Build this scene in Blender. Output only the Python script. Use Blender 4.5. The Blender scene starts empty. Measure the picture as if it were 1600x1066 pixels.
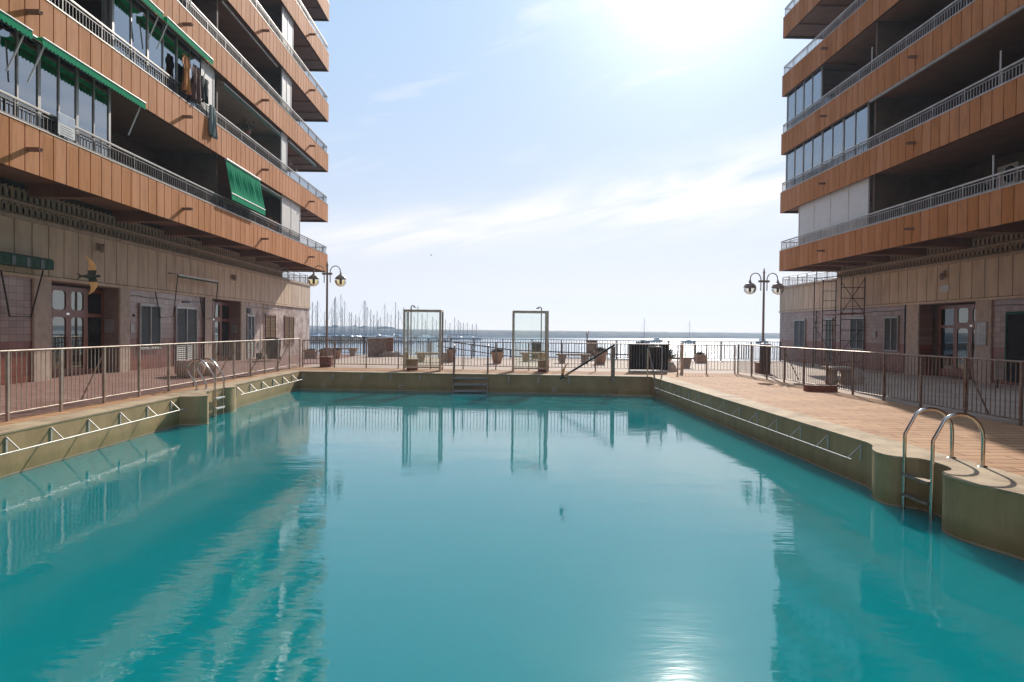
import bpy, math, random
from mathutils import Vector, Matrix, noise
R = math.radians
random.seed(7)
sc = bpy.context.scene
col = sc.collection

# ------------------------------------------------------------------ camera
cam_d = bpy.data.cameras.new('camera'); cam = bpy.data.objects.new('camera', cam_d); col.objects.link(cam)
cam_d.sensor_width = 36; cam_d.lens = 36*1080/1600; cam_d.clip_start = .05; cam_d.clip_end = 30000
cam.matrix_world = Matrix.Translation((0, 0, 1.55)) @ Matrix.Rotation(R(-1.0), 4, 'Z') @ Matrix.Rotation(R(90-.9), 4, 'X') @ Matrix.Rotation(R(.6), 4, 'Z')
sc.camera = cam
sc.view_settings.view_transform = 'Standard'; sc.view_settings.look = 'None'
sc.view_settings.gamma = 1; sc.view_settings.exposure = 0.6
sc.cycles.max_bounces = 7; sc.cycles.transparent_max_bounces = 16
sc.cycles.caustics_reflective = False; sc.cycles.caustics_refractive = False
sc.cycles.sample_clamp_indirect = 4

# ------------------------------------------------------------------ sun and sky
SUN = Vector((.2290, .8460, .4810)).normalized()
EL = math.asin(SUN.z); AZ = math.atan2(SUN.x, SUN.y)
sl = bpy.data.lights.new('sun', 'SUN'); sl.energy = 3.3; sl.angle = R(.53); sl.color = (1, .93, .84)
so = bpy.data.objects.new('sun', sl); col.objects.link(so)
so.rotation_euler = (-SUN).to_track_quat('-Z', 'Y').to_euler(); so.location = (10, 40, 60)

w = bpy.data.worlds.new('World'); sc.world = w; w.use_nodes = True
nt = w.node_tree; nt.nodes.clear()
def N(nt, t, **k):
    n = nt.nodes.new(t)
    for a, v in k.items():
        if a == 'i':
            for kk, vv in v.items(): n.inputs[kk].default_value = vv
        else: setattr(n, a, v)
    return n
def L(nt, a, b): nt.links.new(a, b)
def M_(nt, op, a, b=None, c=None, clamp=False):
    n = nt.nodes.new('ShaderNodeMath'); n.operation = op; n.use_clamp = clamp
    for k, v in enumerate((a, b, c)):
        if v is None: continue
        if isinstance(v, (int, float)): n.inputs[k].default_value = v
        else: nt.links.new(v, n.inputs[k])
    return n.outputs[0]
sky = N(nt, 'ShaderNodeTexSky', sky_type='NISHITA', sun_disc=False, sun_elevation=EL, sun_rotation=AZ,
        altitude=5, air_density=1.0, dust_density=2.2, ozone_density=1.6)
tc = N(nt, 'ShaderNodeTexCoord')
sep = N(nt, 'ShaderNodeSeparateXYZ'); L(nt, tc.outputs['Generated'], sep.inputs[0])
az = M_(nt, 'ARCTAN2', sep.outputs[0], sep.outputs[1]); el = M_(nt, 'ARCSINE', sep.outputs[2])
cmb = N(nt, 'ShaderNodeCombineXYZ')
tilt = M_(nt, 'ADD', el, M_(nt, 'MULTIPLY', az, -.22))
L(nt, M_(nt, 'MULTIPLY', az, 2.2), cmb.inputs[0]); L(nt, M_(nt, 'MULTIPLY', tilt, 12), cmb.inputs[1])
n1 = N(nt, 'ShaderNodeTexNoise', i={'Scale': 1.6, 'Detail': 8, 'Roughness': .62, 'Distortion': .6}); L(nt, cmb.outputs[0], n1.inputs['Vector'])
mr = N(nt, 'ShaderNodeMapRange', i={1: .56, 2: .86, 3: 0, 4: .5}); L(nt, n1.outputs[0], mr.inputs[0])
# long cirrus bank low over the sea
dline = M_(nt, 'DIVIDE', M_(nt, 'SUBTRACT', el, M_(nt, 'MULTIPLY_ADD', az, .13, .155)), M_(nt, 'MULTIPLY_ADD', az, .05, .036))
bank = M_(nt, 'POWER', 2.718, M_(nt, 'MULTIPLY', M_(nt, 'MULTIPLY', dline, dline), -1))
n2 = N(nt, 'ShaderNodeTexNoise', i={'Scale': 2.3, 'Detail': 9, 'Roughness': .6, 'Distortion': .8}); L(nt, cmb.outputs[0], n2.inputs['Vector'])
bank = M_(nt, 'MULTIPLY', bank, M_(nt, 'MULTIPLY_ADD', n2.outputs[0], 2.6, -.75, clamp=True))
cl = M_(nt, 'MAXIMUM', mr.outputs[0], M_(nt, 'MULTIPLY', bank, .85), clamp=True)
# fine low haze near the horizon
hz = M_(nt, 'POWER', 2.718, M_(nt, 'MULTIPLY', M_(nt, 'MAXIMUM', el, 0.0), -6.5))
# soft limit on the sky's radiance, pale veil low down, bright aureole round the sun
sv = N(nt, 'ShaderNodeVectorMath', operation='SCALE', i={3: .1}); L(nt, sky.outputs[0], sv.inputs[0])
lum = N(nt, 'ShaderNodeRGBToBW'); L(nt, sv.outputs[0], lum.inputs[0])
lf = M_(nt, 'DIVIDE', .95, M_(nt, 'ADD', lum.outputs[0], .75))
sk2 = N(nt, 'ShaderNodeVectorMath', operation='SCALE'); L(nt, sv.outputs[0], sk2.inputs[0]); L(nt, lf, sk2.inputs[3])
neut = N(nt, 'ShaderNodeMixRGB', i={0: .9, 2: (.34, .53, .8, 1)}); L(nt, sk2.outputs[0], neut.inputs[1])
m1 = N(nt, 'ShaderNodeMixRGB', i={2: (1.04, .92, .82, 1)}); L(nt, M_(nt, 'MULTIPLY', hz, .9), m1.inputs[0]); L(nt, neut.outputs[0], m1.inputs[1])
m2 = N(nt, 'ShaderNodeMixRGB', i={2: (1.0, .93, .92, 1)}); L(nt, M_(nt, 'MULTIPLY', cl, 1.0, clamp=True), m2.inputs[0]); L(nt, m1.outputs[0], m2.inputs[1])
dt = N(nt, 'ShaderNodeVectorMath', operation='DOT_PRODUCT', i={1: tuple(SUN)}); L(nt, tc.outputs['Generated'], dt.inputs[0])
ang = M_(nt, 'ARCCOSINE', dt.outputs['Value'])
gl1 = M_(nt, 'MULTIPLY', M_(nt, 'POWER', 2.718, M_(nt, 'MULTIPLY', ang, -17)), 2.0)
gl2 = M_(nt, 'MULTIPLY', M_(nt, 'POWER', 2.718, M_(nt, 'MULTIPLY', ang, -4.5)), .24)
gv = N(nt, 'ShaderNodeVectorMath', operation='SCALE', i={0: (1, .97, .93)}); L(nt, M_(nt, 'ADD', gl1, gl2), gv.inputs[3])
sm = N(nt, 'ShaderNodeVectorMath', operation='ADD'); L(nt, m2.outputs[0], sm.inputs[0]); L(nt, gv.outputs[0], sm.inputs[1])
# the sky behind the viewer, away from the sun, is dimmer
bk = M_(nt, 'MULTIPLY_ADD', dt.outputs['Value'], .1, .9)
sm2 = N(nt, 'ShaderNodeVectorMath', operation='SCALE'); L(nt, sm.outputs[0], sm2.inputs[0]); L(nt, bk, sm2.inputs[3])
bg = N(nt, 'ShaderNodeBackground', i={'Strength': .8}); L(nt, sm2.outputs[0], bg.inputs[0])
wo = N(nt, 'ShaderNodeOutputWorld'); L(nt, bg.outputs[0], wo.inputs[0])

# ------------------------------------------------------------------ materials
def pos_nodes(nt, scale=(1, 1, 1)):
    g = N(nt, 'ShaderNodeNewGeometry'); m = N(nt, 'ShaderNodeMapping'); m.inputs['Scale'].default_value = scale
    L(nt, g.outputs['Position'], m.inputs[0]); return m.outputs[0]
def hexc(c): return (*c, 1)
def mat(name, c, rough=.6, metal=0, var=.25, vs=3.0, stretch=(1, 1, 1), c2=None, bump=.0, bs=40, mixlo=.4, mixhi=.65, spec=.5):
    m = bpy.data.materials.new(name); m.use_nodes = True; nt = m.node_tree; b = nt.nodes['Principled BSDF']
    b.inputs['Roughness'].default_value = rough; b.inputs['Metallic'].default_value = metal
    b.inputs['Specular IOR Level'].default_value = spec
    v = pos_nodes(nt, stretch)
    n = N(nt, 'ShaderNodeTexNoise', i={'Scale': vs, 'Detail': 6, 'Roughness': .65}); L(nt, v, n.inputs['Vector'])
    r = N(nt, 'ShaderNodeMapRange', i={1: mixlo, 2: mixhi}); L(nt, n.outputs[0], r.inputs[0])
    mx = N(nt, 'ShaderNodeMixRGB'); L(nt, r.outputs[0], mx.inputs[0])
    mx.inputs[1].default_value = hexc(c); mx.inputs[2].default_value = hexc(c2 if c2 else tuple(x*(1-var) for x in c))
    L(nt, mx.outputs[0], b.inputs['Base Color'])
    if bump:
        n2 = N(nt, 'ShaderNodeTexNoise', i={'Scale': bs, 'Detail': 4}); L(nt, pos_nodes(nt), n2.inputs['Vector'])
        bp = N(nt, 'ShaderNodeBump', i={'Strength': bump, 'Distance': .02}); L(nt, n2.outputs[0], bp.inputs['Height']); L(nt, bp.outputs[0], b.inputs['Normal'])
    return m
def brickmat(name, c1, c2, cm, bw_, bh, plane='XY', rough=.6, mortar=.012, bump=.3, blotch=None, spec=.5, off=.5):
    m = bpy.data.materials.new(name); m.use_nodes = True; nt = m.node_tree; b = nt.nodes['Principled BSDF']
    b.inputs['Roughness'].default_value = rough; b.inputs['Specular IOR Level'].default_value = spec
    g = N(nt, 'ShaderNodeNewGeometry'); s = N(nt, 'ShaderNodeSeparateXYZ'); L(nt, g.outputs['Position'], s.inputs[0])
    c = N(nt, 'ShaderNodeCombineXYZ'); o = {'XY': (0, 1), 'YZ': (1, 2), 'XZ': (0, 2)}[plane]
    L(nt, s.outputs[o[0]], c.inputs[0]); L(nt, s.outputs[o[1]], c.inputs[1])
    br = N(nt, 'ShaderNodeTexBrick', i={'Color1': hexc(c1), 'Color2': hexc(c2), 'Mortar': hexc(cm), 'Scale': 1, 'Mortar Size': mortar, 'Mortar Smooth': .2, 'Bias': 0, 'Brick Width': bw_, 'Row Height': bh})
    br.offset = off
    L(nt, c.outputs[0], br.inputs['Vector'])
    n = N(nt, 'ShaderNodeTexNoise', i={'Scale': .7, 'Detail': 7, 'Roughness': .7}); L(nt, g.outputs['Position'], n.inputs['Vector'])
    r = N(nt, 'ShaderNodeMapRange', i={1: .35, 2: .7}); L(nt, n.outputs[0], r.inputs[0])
    mx = N(nt, 'ShaderNodeMixRGB', blend_type='MULTIPLY'); L(nt, r.outputs[0], mx.inputs[0]); L(nt, br.outputs[0], mx.inputs[1])
    mx.inputs[2].default_value = hexc(blotch or (.7, .66, .62)); L(nt, mx.outputs[0], b.inputs['Base Color'])
    n3 = N(nt, 'ShaderNodeTexNoise', i={'Scale': 9, 'Detail': 5}); L(nt, g.outputs['Position'], n3.inputs['Vector'])
    L(nt, M_(nt, 'MULTIPLY_ADD', n3.outputs[0], .35, rough-.17), b.inputs['Roughness'])
    bp = N(nt, 'ShaderNodeBump', i={'Strength': bump, 'Distance': .01}, invert=True); L(nt, br.outputs['Fac'], bp.inputs['Height'])
    L(nt, bp.outputs[0], b.inputs['Normal'])
    return m
def bandmat(name, c, w_):
    m = bpy.data.materials.new(name); m.use_nodes = True; nt = m.node_tree; b = nt.nodes['Principled BSDF']
    b.inputs['Roughness'].default_value = .75; b.inputs['Specular IOR Level'].default_value = .12
    g = N(nt, 'ShaderNodeNewGeometry'); s = N(nt, 'ShaderNodeSeparateXYZ'); L(nt, g.outputs['Position'], s.inputs[0])
    f = M_(nt, 'FLOOR', M_(nt, 'DIVIDE', s.outputs[1], w_)); f2 = M_(nt, 'FLOOR', M_(nt, 'DIVIDE', s.outputs[2], 2.78))
    c_ = N(nt, 'ShaderNodeCombineXYZ'); L(nt, f, c_.inputs[0]); L(nt, f2, c_.inputs[1])
    wn = N(nt, 'ShaderNodeTexWhiteNoise', noise_dimensions='3D'); L(nt, c_.outputs[0], wn.inputs[0])
    hs = N(nt, 'ShaderNodeHueSaturation', i={'Color': hexc(c)}); L(nt, M_(nt, 'MULTIPLY_ADD', wn.outputs[0], .22, .87), hs.inputs['Value'])
    L(nt, M_(nt, 'MULTIPLY_ADD', wn.outputs[0], -.1, 1.03), hs.inputs['Saturation'])
    n = N(nt, 'ShaderNodeTexNoise', i={'Scale': 6, 'Detail': 6, 'Roughness': .7}); L(nt, pos_nodes(nt, (1, 1, .18)), n.inputs['Vector'])
    r = N(nt, 'ShaderNodeMapRange', i={1: .46, 2: .72, 3: 0, 4: .6}); L(nt, n.outputs[0], r.inputs[0])
    mx = N(nt, 'ShaderNodeMixRGB', blend_type='MULTIPLY', i={2: (.55, .5, .48, 1)}); L(nt, r.outputs[0], mx.inputs[0]); L(nt, hs.outputs[0], mx.inputs[1])
    L(nt, mx.outputs[0], b.inputs['Base Color'])
    return m
def glassmat(name, tint, gloss=.5, rough=.02, gc=(.9, .95, 1, 1)):
    m = bpy.data.materials.new(name); m.use_nodes = True; nt = m.node_tree; nt.nodes.clear()
    o = N(nt, 'ShaderNodeOutputMaterial'); t = N(nt, 'ShaderNodeBsdfTransparent', i={0: hexc(tint)})
    gl = N(nt, 'ShaderNodeBsdfGlossy', i={'Roughness': rough, 'Color': gc})
    fr = N(nt, 'ShaderNodeFresnel', i={0: 1.5}); f = M_(nt, 'MULTIPLY_ADD', fr.outputs[0], .9, gloss, clamp=True)
    mx = N(nt, 'ShaderNodeMixShader'); L(nt, f, mx.inputs[0]); L(nt, t.outputs[0], mx.inputs[1]); L(nt, gl.outputs[0], mx.inputs[2])
    L(nt, mx.outputs[0], o.inputs[0]); return m
def watermat(name, body, clear, tr, waves, dist, rough=.02, sss=0, ior=1.33, glow=0):
    m = bpy.data.materials.new(name); m.use_nodes = True; nt = m.node_tree; nt.nodes.clear()
    o = N(nt, 'ShaderNodeOutputMaterial')
    g = N(nt, 'ShaderNodeNewGeometry'); h = None
    for (sx, sy, s, a, det) in waves:
        mp = N(nt, 'ShaderNodeMapping'); mp.inputs['Scale'].default_value = (sx, sy, 1); mp.inputs['Rotation'].default_value = (0, 0, .2)
        L(nt, g.outputs['Position'], mp.inputs[0])
        n = N(nt, 'ShaderNodeTexNoise', i={'Scale': s, 'Detail': det, 'Roughness': .55}); L(nt, mp.outputs[0], n.inputs['Vector'])
        k = M_(nt, 'MULTIPLY', n.outputs[0], a); h = k if h is None else M_(nt, 'ADD', h, k)
    bp = N(nt, 'ShaderNodeBump', i={'Strength': 1, 'Distance': dist}); L(nt, h, bp.inputs['Height'])
    if sss:
        df = N(nt, 'ShaderNodeSubsurfaceScattering', falloff='BURLEY', i={'Color': hexc(body), 'Scale': sss}); df.inputs['Radius'].default_value = (.5, 1, 1)
    else: df = N(nt, 'ShaderNodeBsdfDiffuse', i={0: hexc(body)})
    t = N(nt, 'ShaderNodeBsdfTransparent', i={0: hexc(clear)})
    mb = N(nt, 'ShaderNodeMixShader', i={0: tr}); L(nt, df.outputs[0], mb.inputs[1]); L(nt, t.outputs[0], mb.inputs[2])
    gl = N(nt, 'ShaderNodeBsdfGlossy', i={'Roughness': rough, 'Color': (1, 1, 1, 1)}); L(nt, bp.outputs[0], gl.inputs['Normal'])
    if glow:
        g2 = N(nt, 'ShaderNodeBsdfGlossy', i={'Roughness': .13}); L(nt, bp.outputs[0], g2.inputs['Normal'])
        gm = N(nt, 'ShaderNodeMixShader', i={0: glow}); L(nt, gl.outputs[0], gm.inputs[1]); L(nt, g2.outputs[0], gm.inputs[2]); gl = gm
    fr = N(nt, 'ShaderNodeFresnel', i={0: ior}); L(nt, bp.outputs[0], fr.inputs['Normal'])
    mx = N(nt, 'ShaderNodeMixShader'); L(nt, fr.outputs[0], mx.inputs[0]); L(nt, mb.outputs[0], mx.inputs[1]); L(nt, gl.outputs[0], mx.inputs[2])
    L(nt, mx.outputs[0], o.inputs[0]); return m

PW = .447
m_band = bandmat('terracotta_panel', (.63, .25, .085), PW)
m_joint = mat('joint_brown', (.07, .028, .018), .8)
m_cap = mat('light_metal_cap', (.62, .57, .5), .45, .3)
m_rail = mat('rail_grey_metal', (.16, .135, .12), .5, .2, c2=(.09, .07, .06)); m_railr = mat('rail_pale_grey', (.5, .45, .42), .5, .2, c2=(.33, .29, .26))
m_railw = mat('rail_cream', (.5, .43, .36), .5, .3, c2=(.33, .22, .15))
m_soff = mat('soffit_redbrown', (.26, .13, .08), .8, vs=1.5)
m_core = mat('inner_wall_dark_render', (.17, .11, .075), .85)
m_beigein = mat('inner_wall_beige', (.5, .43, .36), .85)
m_cream = mat('cream_panel', (.76, .58, .42), .75, spec=.2, c2=(.6, .44, .31), vs=2.5, stretch=(1, 1, .3))
m_creamj = mat('cream_joint', (.06, .035, .025), .8)
m_pil = mat('stone_pilaster', (.6, .47, .37), .7, spec=.2, c2=(.47, .36, .28), vs=5, bump=.15)
m_tile = brickmat('glazed_wall_tile', (.44, .27, .21), (.31, .175, .135), (.15, .09, .07), .26, .165, 'YZ', .35, .007, .12, (.7, .66, .68), .5, 0)
ntt = m_tile.node_tree; bb = ntt.nodes['Principled BSDF']; lk = bb.inputs['Base Color'].links[0].from_socket
gg = N(ntt, 'ShaderNodeNewGeometry'); ss = N(ntt, 'ShaderNodeSeparateXYZ'); L(ntt, gg.outputs['Position'], ss.inputs[0])
mm = N(ntt, 'ShaderNodeMixRGB', blend_type='MULTIPLY', i={2: (.75, .36, .25, 1)}); L(ntt, M_(ntt, 'LESS_THAN', ss.outputs[2], 1.155), mm.inputs[0]); L(ntt, lk, mm.inputs[1]); L(ntt, mm.outputs[0], bb.inputs['Base Color'])
m_plast = mat('worn_plaster', (.66, .54, .47), .75, c2=(.38, .26, .22), vs=1.6, spec=.2, mixlo=.45, mixhi=.6, bump=.3, bs=18)
m_wood = mat('varnished_wood', (.3, .09, .04), .35, c2=(.17, .05, .025), vs=6, stretch=(3, 3, .4))
m_glassw = glassmat('window_glass', (.4, .44, .48), .26)
m_mirr = glassmat('door_glass', (.1, .1, .1), .35, gc=(.5, .5, .46, 1))
m_clear = glassmat('shower_glass', (.95, .98, .96), .02)
m_white = mat('white_aluminium', (.76, .72, .68), .45, var=.07)
m_greyfr = mat('grey_aluminium', (.38, .35, .32), .45, .2)
m_shut = mat('grey_shutter', (.1, .09, .078), .6)
m_shutb = mat('brown_shutter', (.2, .11, .045), .8, spec=.08)
m_shutw = mat('pale_shutter', (.78, .72, .66), .6, var=.08)
m_green = mat('green_awning', (.02, .27, .13), .75, c2=(.03, .36, .19), vs=30, stretch=(.2, 3, .1))
def clothy(m, k=.45):
    nt = m.node_tree; b = nt.nodes['Principled BSDF']; o = [n for n in nt.nodes if n.type == 'OUTPUT_MATERIAL'][0]
    t = N(nt, 'ShaderNodeBsdfTranslucent'); L(nt, b.inputs['Base Color'].links[0].from_socket, t.inputs[0])
    x = N(nt, 'ShaderNodeMixShader', i={0: k}); L(nt, b.outputs[0], x.inputs[1]); L(nt, t.outputs[0], x.inputs[2]); L(nt, x.outputs[0], o.inputs[0])
m_green = mat('green_awning', (.02, .46, .22), .8, c2=(.05, .62, .33), vs=22, stretch=(.2, 3, .1), spec=.05); clothy(m_green)
m_dkgreen = mat('dark_green_awning', (.02, .09, .05), .8)
m_lattice = mat('concrete_lattice', (.56, .42, .31), .8, c2=(.42, .31, .22), vs=4)
m_mezz = mat('mezzanine_dark_render', (.09, .065, .05), .9)  # even dark brown backing, so the lattice rings stand out
m_dark = mat('dark_void', (.03, .022, .02), .9)
m_bin = mat('black_plastic', (.012, .012, .013), .55, spec=.15)
m_bingreen = mat('grey_green_plastic', (.05, .07, .06), .5)
m_steel = mat('polished_steel', (.62, .58, .52), .16, 1, var=.15)
m_steel2 = mat('weathered_steel', (.3, .24, .2), .45, .7, c2=(.2, .11, .07), vs=8)
m_brass = mat('bronze_frame', (.74, .6, .46), .45, c2=(.5, .33, .21), vs=6)
m_scaf = mat('rusty_scaffold', (.07, .045, .038), .7, .3)
m_lampm = mat('lamp_brown_metal', (.36, .26, .2), .5)
m_globe = glassmat('amber_globe', (.96, .85, .58), .02); m_globe2 = glassmat('clear_globe', (.95, .93, .86), .05)
m_terra = mat('terracotta_box', (.28, .09, .045), .7, c2=(.18, .05, .03), vs=6)
m_pot = mat('clay_pot', (.55, .38, .29), .75, c2=(.38, .25, .18), vs=8)
m_conc = mat('bench_concrete', (.52, .42, .34), .8, c2=(.36, .28, .22), vs=6, bump=.2)
m_leaf = mat('leaf_green', (.05, .075, .03), .6, c2=(.09, .06, .03), vs=20)
m_coping = mat('coping_concrete', (.6, .46, .29), .8, spec=.2, c2=(.34, .235, .15), vs=1.6, bump=.25, bs=25)
m_poolw = mat('pool_wall_olive', (.56, .38, .19), .6, spec=.25, c2=(.43, .29, .14), vs=1.8, stretch=(1, 1, .5), bump=.1)
def waterline(m):
    nt = m.node_tree; b = nt.nodes['Principled BSDF']; lk = b.inputs['Base Color'].links[0].from_socket
    g = N(nt, 'ShaderNodeNewGeometry'); sp = N(nt, 'ShaderNodeSeparateXYZ'); L(nt, g.outputs['Position'], sp.inputs[0])
    n = N(nt, 'ShaderNodeTexNoise', i={'Scale': 3, 'Detail': 7, 'Roughness': .7}); L(nt, pos_nodes(nt, (1, 1, .35)), n.inputs['Vector'])
    h = M_(nt, 'ADD', sp.outputs[2], M_(nt, 'MULTIPLY_ADD', n.outputs[0], .22, -.11))
    r = N(nt, 'ShaderNodeMapRange', i={1: -.42, 2: -.52, 3: 0, 4: .55}); L(nt, h, r.inputs[0])
    a = N(nt, 'ShaderNodeMixRGB', blend_type='MULTIPLY', i={2: (.6, .68, .5, 1)}); L(nt, r.outputs[0], a.inputs[0]); L(nt, lk, a.inputs[1])
    d = M_(nt, 'ABSOLUTE', M_(nt, 'ADD', sp.outputs[2], .632)); l_ = M_(nt, 'LESS_THAN', d, M_(nt, 'MULTIPLY', n.outputs[0], .022))
    c = N(nt, 'ShaderNodeMixRGB', i={2: (.6, .55, .42, 1)}); L(nt, M_(nt, 'MULTIPLY', l_, .7), c.inputs[0]); L(nt, a.outputs[0], c.inputs[1])
    n4 = N(nt, 'ShaderNodeTexNoise', i={'Scale': 14, 'Detail': 5, 'Roughness': .8}); L(nt, pos_nodes(nt, (1, 1, .12)), n4.inputs['Vector'])
    r4 = N(nt, 'ShaderNodeMapRange', i={1: .55, 2: .75, 3: 0, 4: .35}); L(nt, n4.outputs[0], r4.inputs[0])
    e = N(nt, 'ShaderNodeMixRGB', blend_type='MULTIPLY', i={2: (.5, .45, .35, 1)}); L(nt, r4.outputs[0], e.inputs[0]); L(nt, c.outputs[0], e.inputs[1]); L(nt, e.outputs[0], b.inputs['Base Color'])
waterline(m_poolw)
m_floorp = mat('pool_floor_turquoise', (.08, .42, .42), .6)
m_deck = brickmat('deck_tile', (.66, .39, .21), (.54, .3, .16), (.22, .11, .05), 1.0, .25, 'XY', .8, .013, .8, (.75, .68, .62), .15)
m_prom = brickmat('promenade_brick', (.42, .25, .2), (.3, .15, .12), (.2, .13, .1), .22, .11, 'XY', .75, .008, .4, (.75, .68, .62), .2)
m_sand = mat('promenade_pale', (.56, .42, .32), .8, spec=.2, c2=(.38, .28, .21), vs=.8)
m_rock = mat('breakwater_rock', (.09, .075, .06), .95, c2=(.035, .03, .025), vs=.5, spec=.05)
m_rock2 = mat('far_rock', (.1, .1, .1), .9, c2=(.16, .14, .12), vs=.06)
m_treef = mat('far_foliage', (.04, .055, .03), .9)
m_hullw = mat('white_gelcoat', (.7, .7, .7), .3); m_hullb = mat('navy_hull', (.05, .08, .14), .3)
m_mast = mat('mast_alloy', (.12, .12, .13), .5, .2); m_cover = mat('sail_cover_blue', (.04, .08, .2), .8)
m_cloth1 = mat('rust_orange_cloth', (.5, .13, .04), .9, c2=(.62, .3, .05), vs=9); m_cloth2 = mat('brown_cloth', (.12, .04, .025), .9)
m_cloth3 = mat('black_cloth', (.02, .02, .022), .9); m_towel = mat('teal_towel', (.12, .2, .2), .9, c2=(.3, .3, .26), vs=18, stretch=(1, 5, .1))
m_bird = mat('bird_brown', (.09, .065, .045), .8); m_wing = mat('bird_wing_tan', (.68, .47, .28), .8, spec=.1); clothy(m_wing, .6)
m_postb = mat('poster_blue', (.2, .3, .45), .5); m_postw = mat('poster_white', (.6, .6, .58), .5); m_posti = mat('poster_ink', (.12, .12, .14), .5)
m_wpool = watermat('pool_water', (.003, .4, .43), (.2, .85, .78), .38,
                   [(1, 2.0, .6, .38, 2), (.8, 2.8, 3.0, .1, 3), (.8, 3.0, 9.0, .014, 2)], .017, .004, sss=.6, ior=1.5, glow=.02)
m_sea = watermat('sea_water', (.06, .14, .2), (0, 0, 0), 0, [(.5, 1.3, .25, 1.2, 4), (.7, 1.6, 1.4, .35, 4), (1, 1.6, 5, .1, 3)], .24, .15)

# ------------------------------------------------------------------ mesh helper
class MB:
    def __init__(s): s.v = []; s.f = []; s.sm = []
    def add(s, vs, fs, smooth=False):
        o = len(s.v); s.v += [tuple(p) for p in vs]; s.f += [tuple(i+o for i in f) for f in fs]; s.sm += [smooth]*len(fs); return s
    def box(s, x0, x1, y0, y1, z0, z1):
        return s.add([(x0, y0, z0), (x1, y0, z0), (x1, y1, z0), (x0, y1, z0), (x0, y0, z1), (x1, y0, z1), (x1, y1, z1), (x0, y1, z1)],
                     [(0, 3, 2, 1), (4, 5, 6, 7), (0, 1, 5, 4), (1, 2, 6, 5), (2, 3, 7, 6), (3, 0, 4, 7)])
    def obox(s, c, sz, rz=0):
        x, y, z = [q/2 for q in sz]; m = Matrix.Rotation(rz, 3, 'Z'); c = Vector(c)
        p = [c + m @ Vector(q) for q in [(-x, -y, -z), (x, -y, -z), (x, y, -z), (-x, y, -z), (-x, -y, z), (x, -y, z), (x, y, z), (-x, y, z)]]
        return s.add(p, [(0, 3, 2, 1), (4, 5, 6, 7), (0, 1, 5, 4), (1, 2, 6, 5), (2, 3, 7, 6), (3, 0, 4, 7)])
    def tube(s, pts, r, n=8, cap=True):
        pts = [Vector(p) for p in pts]; rs = r if isinstance(r, (list, tuple)) else [r]*len(pts)
        vs = []; prev = None
        for i, p in enumerate(pts):
            t = (pts[min(i+1, len(pts)-1)] - pts[max(i-1, 0)]).normalized()
            if prev is None:
                a = Vector((0, 0, 1)) if abs(t.z) < .9 else Vector((1, 0, 0)); u = t.cross(a).normalized()
            else: u = (prev - t*prev.dot(t)).normalized()
            prev = u; v = t.cross(u)
            for k in range(n):
                an = 2*math.pi*(k+.5)/n; vs.append(p + (u*math.cos(an)+v*math.sin(an))*rs[i])
        fs = [(i*n+k, i*n+(k+1) % n, (i+1)*n+(k+1) % n, (i+1)*n+k) for i in range(len(pts)-1) for k in range(n)]
        s.add(vs, fs, n > 4)
        if cap: s.add(vs[:n], [tuple(range(n))[::-1]]); s.add(vs[-n:], [tuple(range(n))])
        return s
    def lathe(s, prof, c, n=20, smooth=True):
        cx, cy, cz = c; vs = [(cx+r*math.cos(2*math.pi*k/n), cy+r*math.sin(2*math.pi*k/n), cz+z) for r, z in prof for k in range(n)]
        return s.add(vs, [(i*n+k, i*n+(k+1) % n, (i+1)*n+(k+1) % n, (i+1)*n+k) for i in range(len(prof)-1) for k in range(n)], smooth)
    def ring(s, c, ry, rz, r, n=12):                         # oval ring standing in the YZ plane
        pts = [(c[0], c[1]+ry*math.cos(2*math.pi*k/n), c[2]+rz*math.sin(2*math.pi*k/n)) for k in range(n+1)]
        return s.tube(pts, r, 4, False)
    def build(s, name, m, parent=None):
        me = bpy.data.meshes.new(name)
        if parent is not None:
            o_ = Vector((0, 0, 0)); p = parent
            while p is not None: o_ += p.location; p = p.parent
        else:
            xs, ys, zs = zip(*s.v); o_ = Vector(((min(xs)+max(xs))/2, (min(ys)+max(ys))/2, min(zs)))
        me.from_pydata([(x-o_.x, y-o_.y, z-o_.z) for x, y, z in s.v], [], s.f)
        me.polygons.foreach_set('use_smooth', s.sm); me.materials.append(m); me.update()
        o = bpy.data.objects.new(name, me); col.objects.link(o)
        if parent is not None: o.parent = parent
        else: o.location = o_
        return o
def tag(o, label, cat, group=None):
    o['label'] = label; o['category'] = cat
    if group: o['group'] = group
    return o
def thing(name, label, cat, loc, group=None):
    o = bpy.data.objects.new(name, None); o.empty_display_size = .2; col.objects.link(o); o.location = loc
    return tag(o, label, cat, group)
def struct(o): o['kind'] = 'structure'; return o
def copy_tree(o, loc=None, label=None, rz=None):
    def rec(a, par):
        c = a.copy(); col.objects.link(c); c.parent = par
        for ch in list(a.children): rec(ch, c)
        return c
    c = rec(o, None)
    if loc is not None: c.location = loc
    if rz is not None: c.rotation_euler.z = rz
    if label: c['label'] = label
    return c
def arc(c, r, a0, a1, n, u, v):
    c, u, v = Vector(c), Vector(u), Vector(v)
    return [c + u*r*math.cos(a0+(a1-a0)*k/n) + v*r*math.sin(a0+(a1-a0)*k/n) for k in range(n+1)]

# ------------------------------------------------------------------ sea, shore, ground
Z_SEA = -3.0
struct(MB().add([(-9000, -400, Z_SEA), (9000, -400, Z_SEA), (9000, 24000, Z_SEA), (-9000, 24000, Z_SEA)], [(0, 1, 2, 3)]).build('sea', m_sea))

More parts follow.
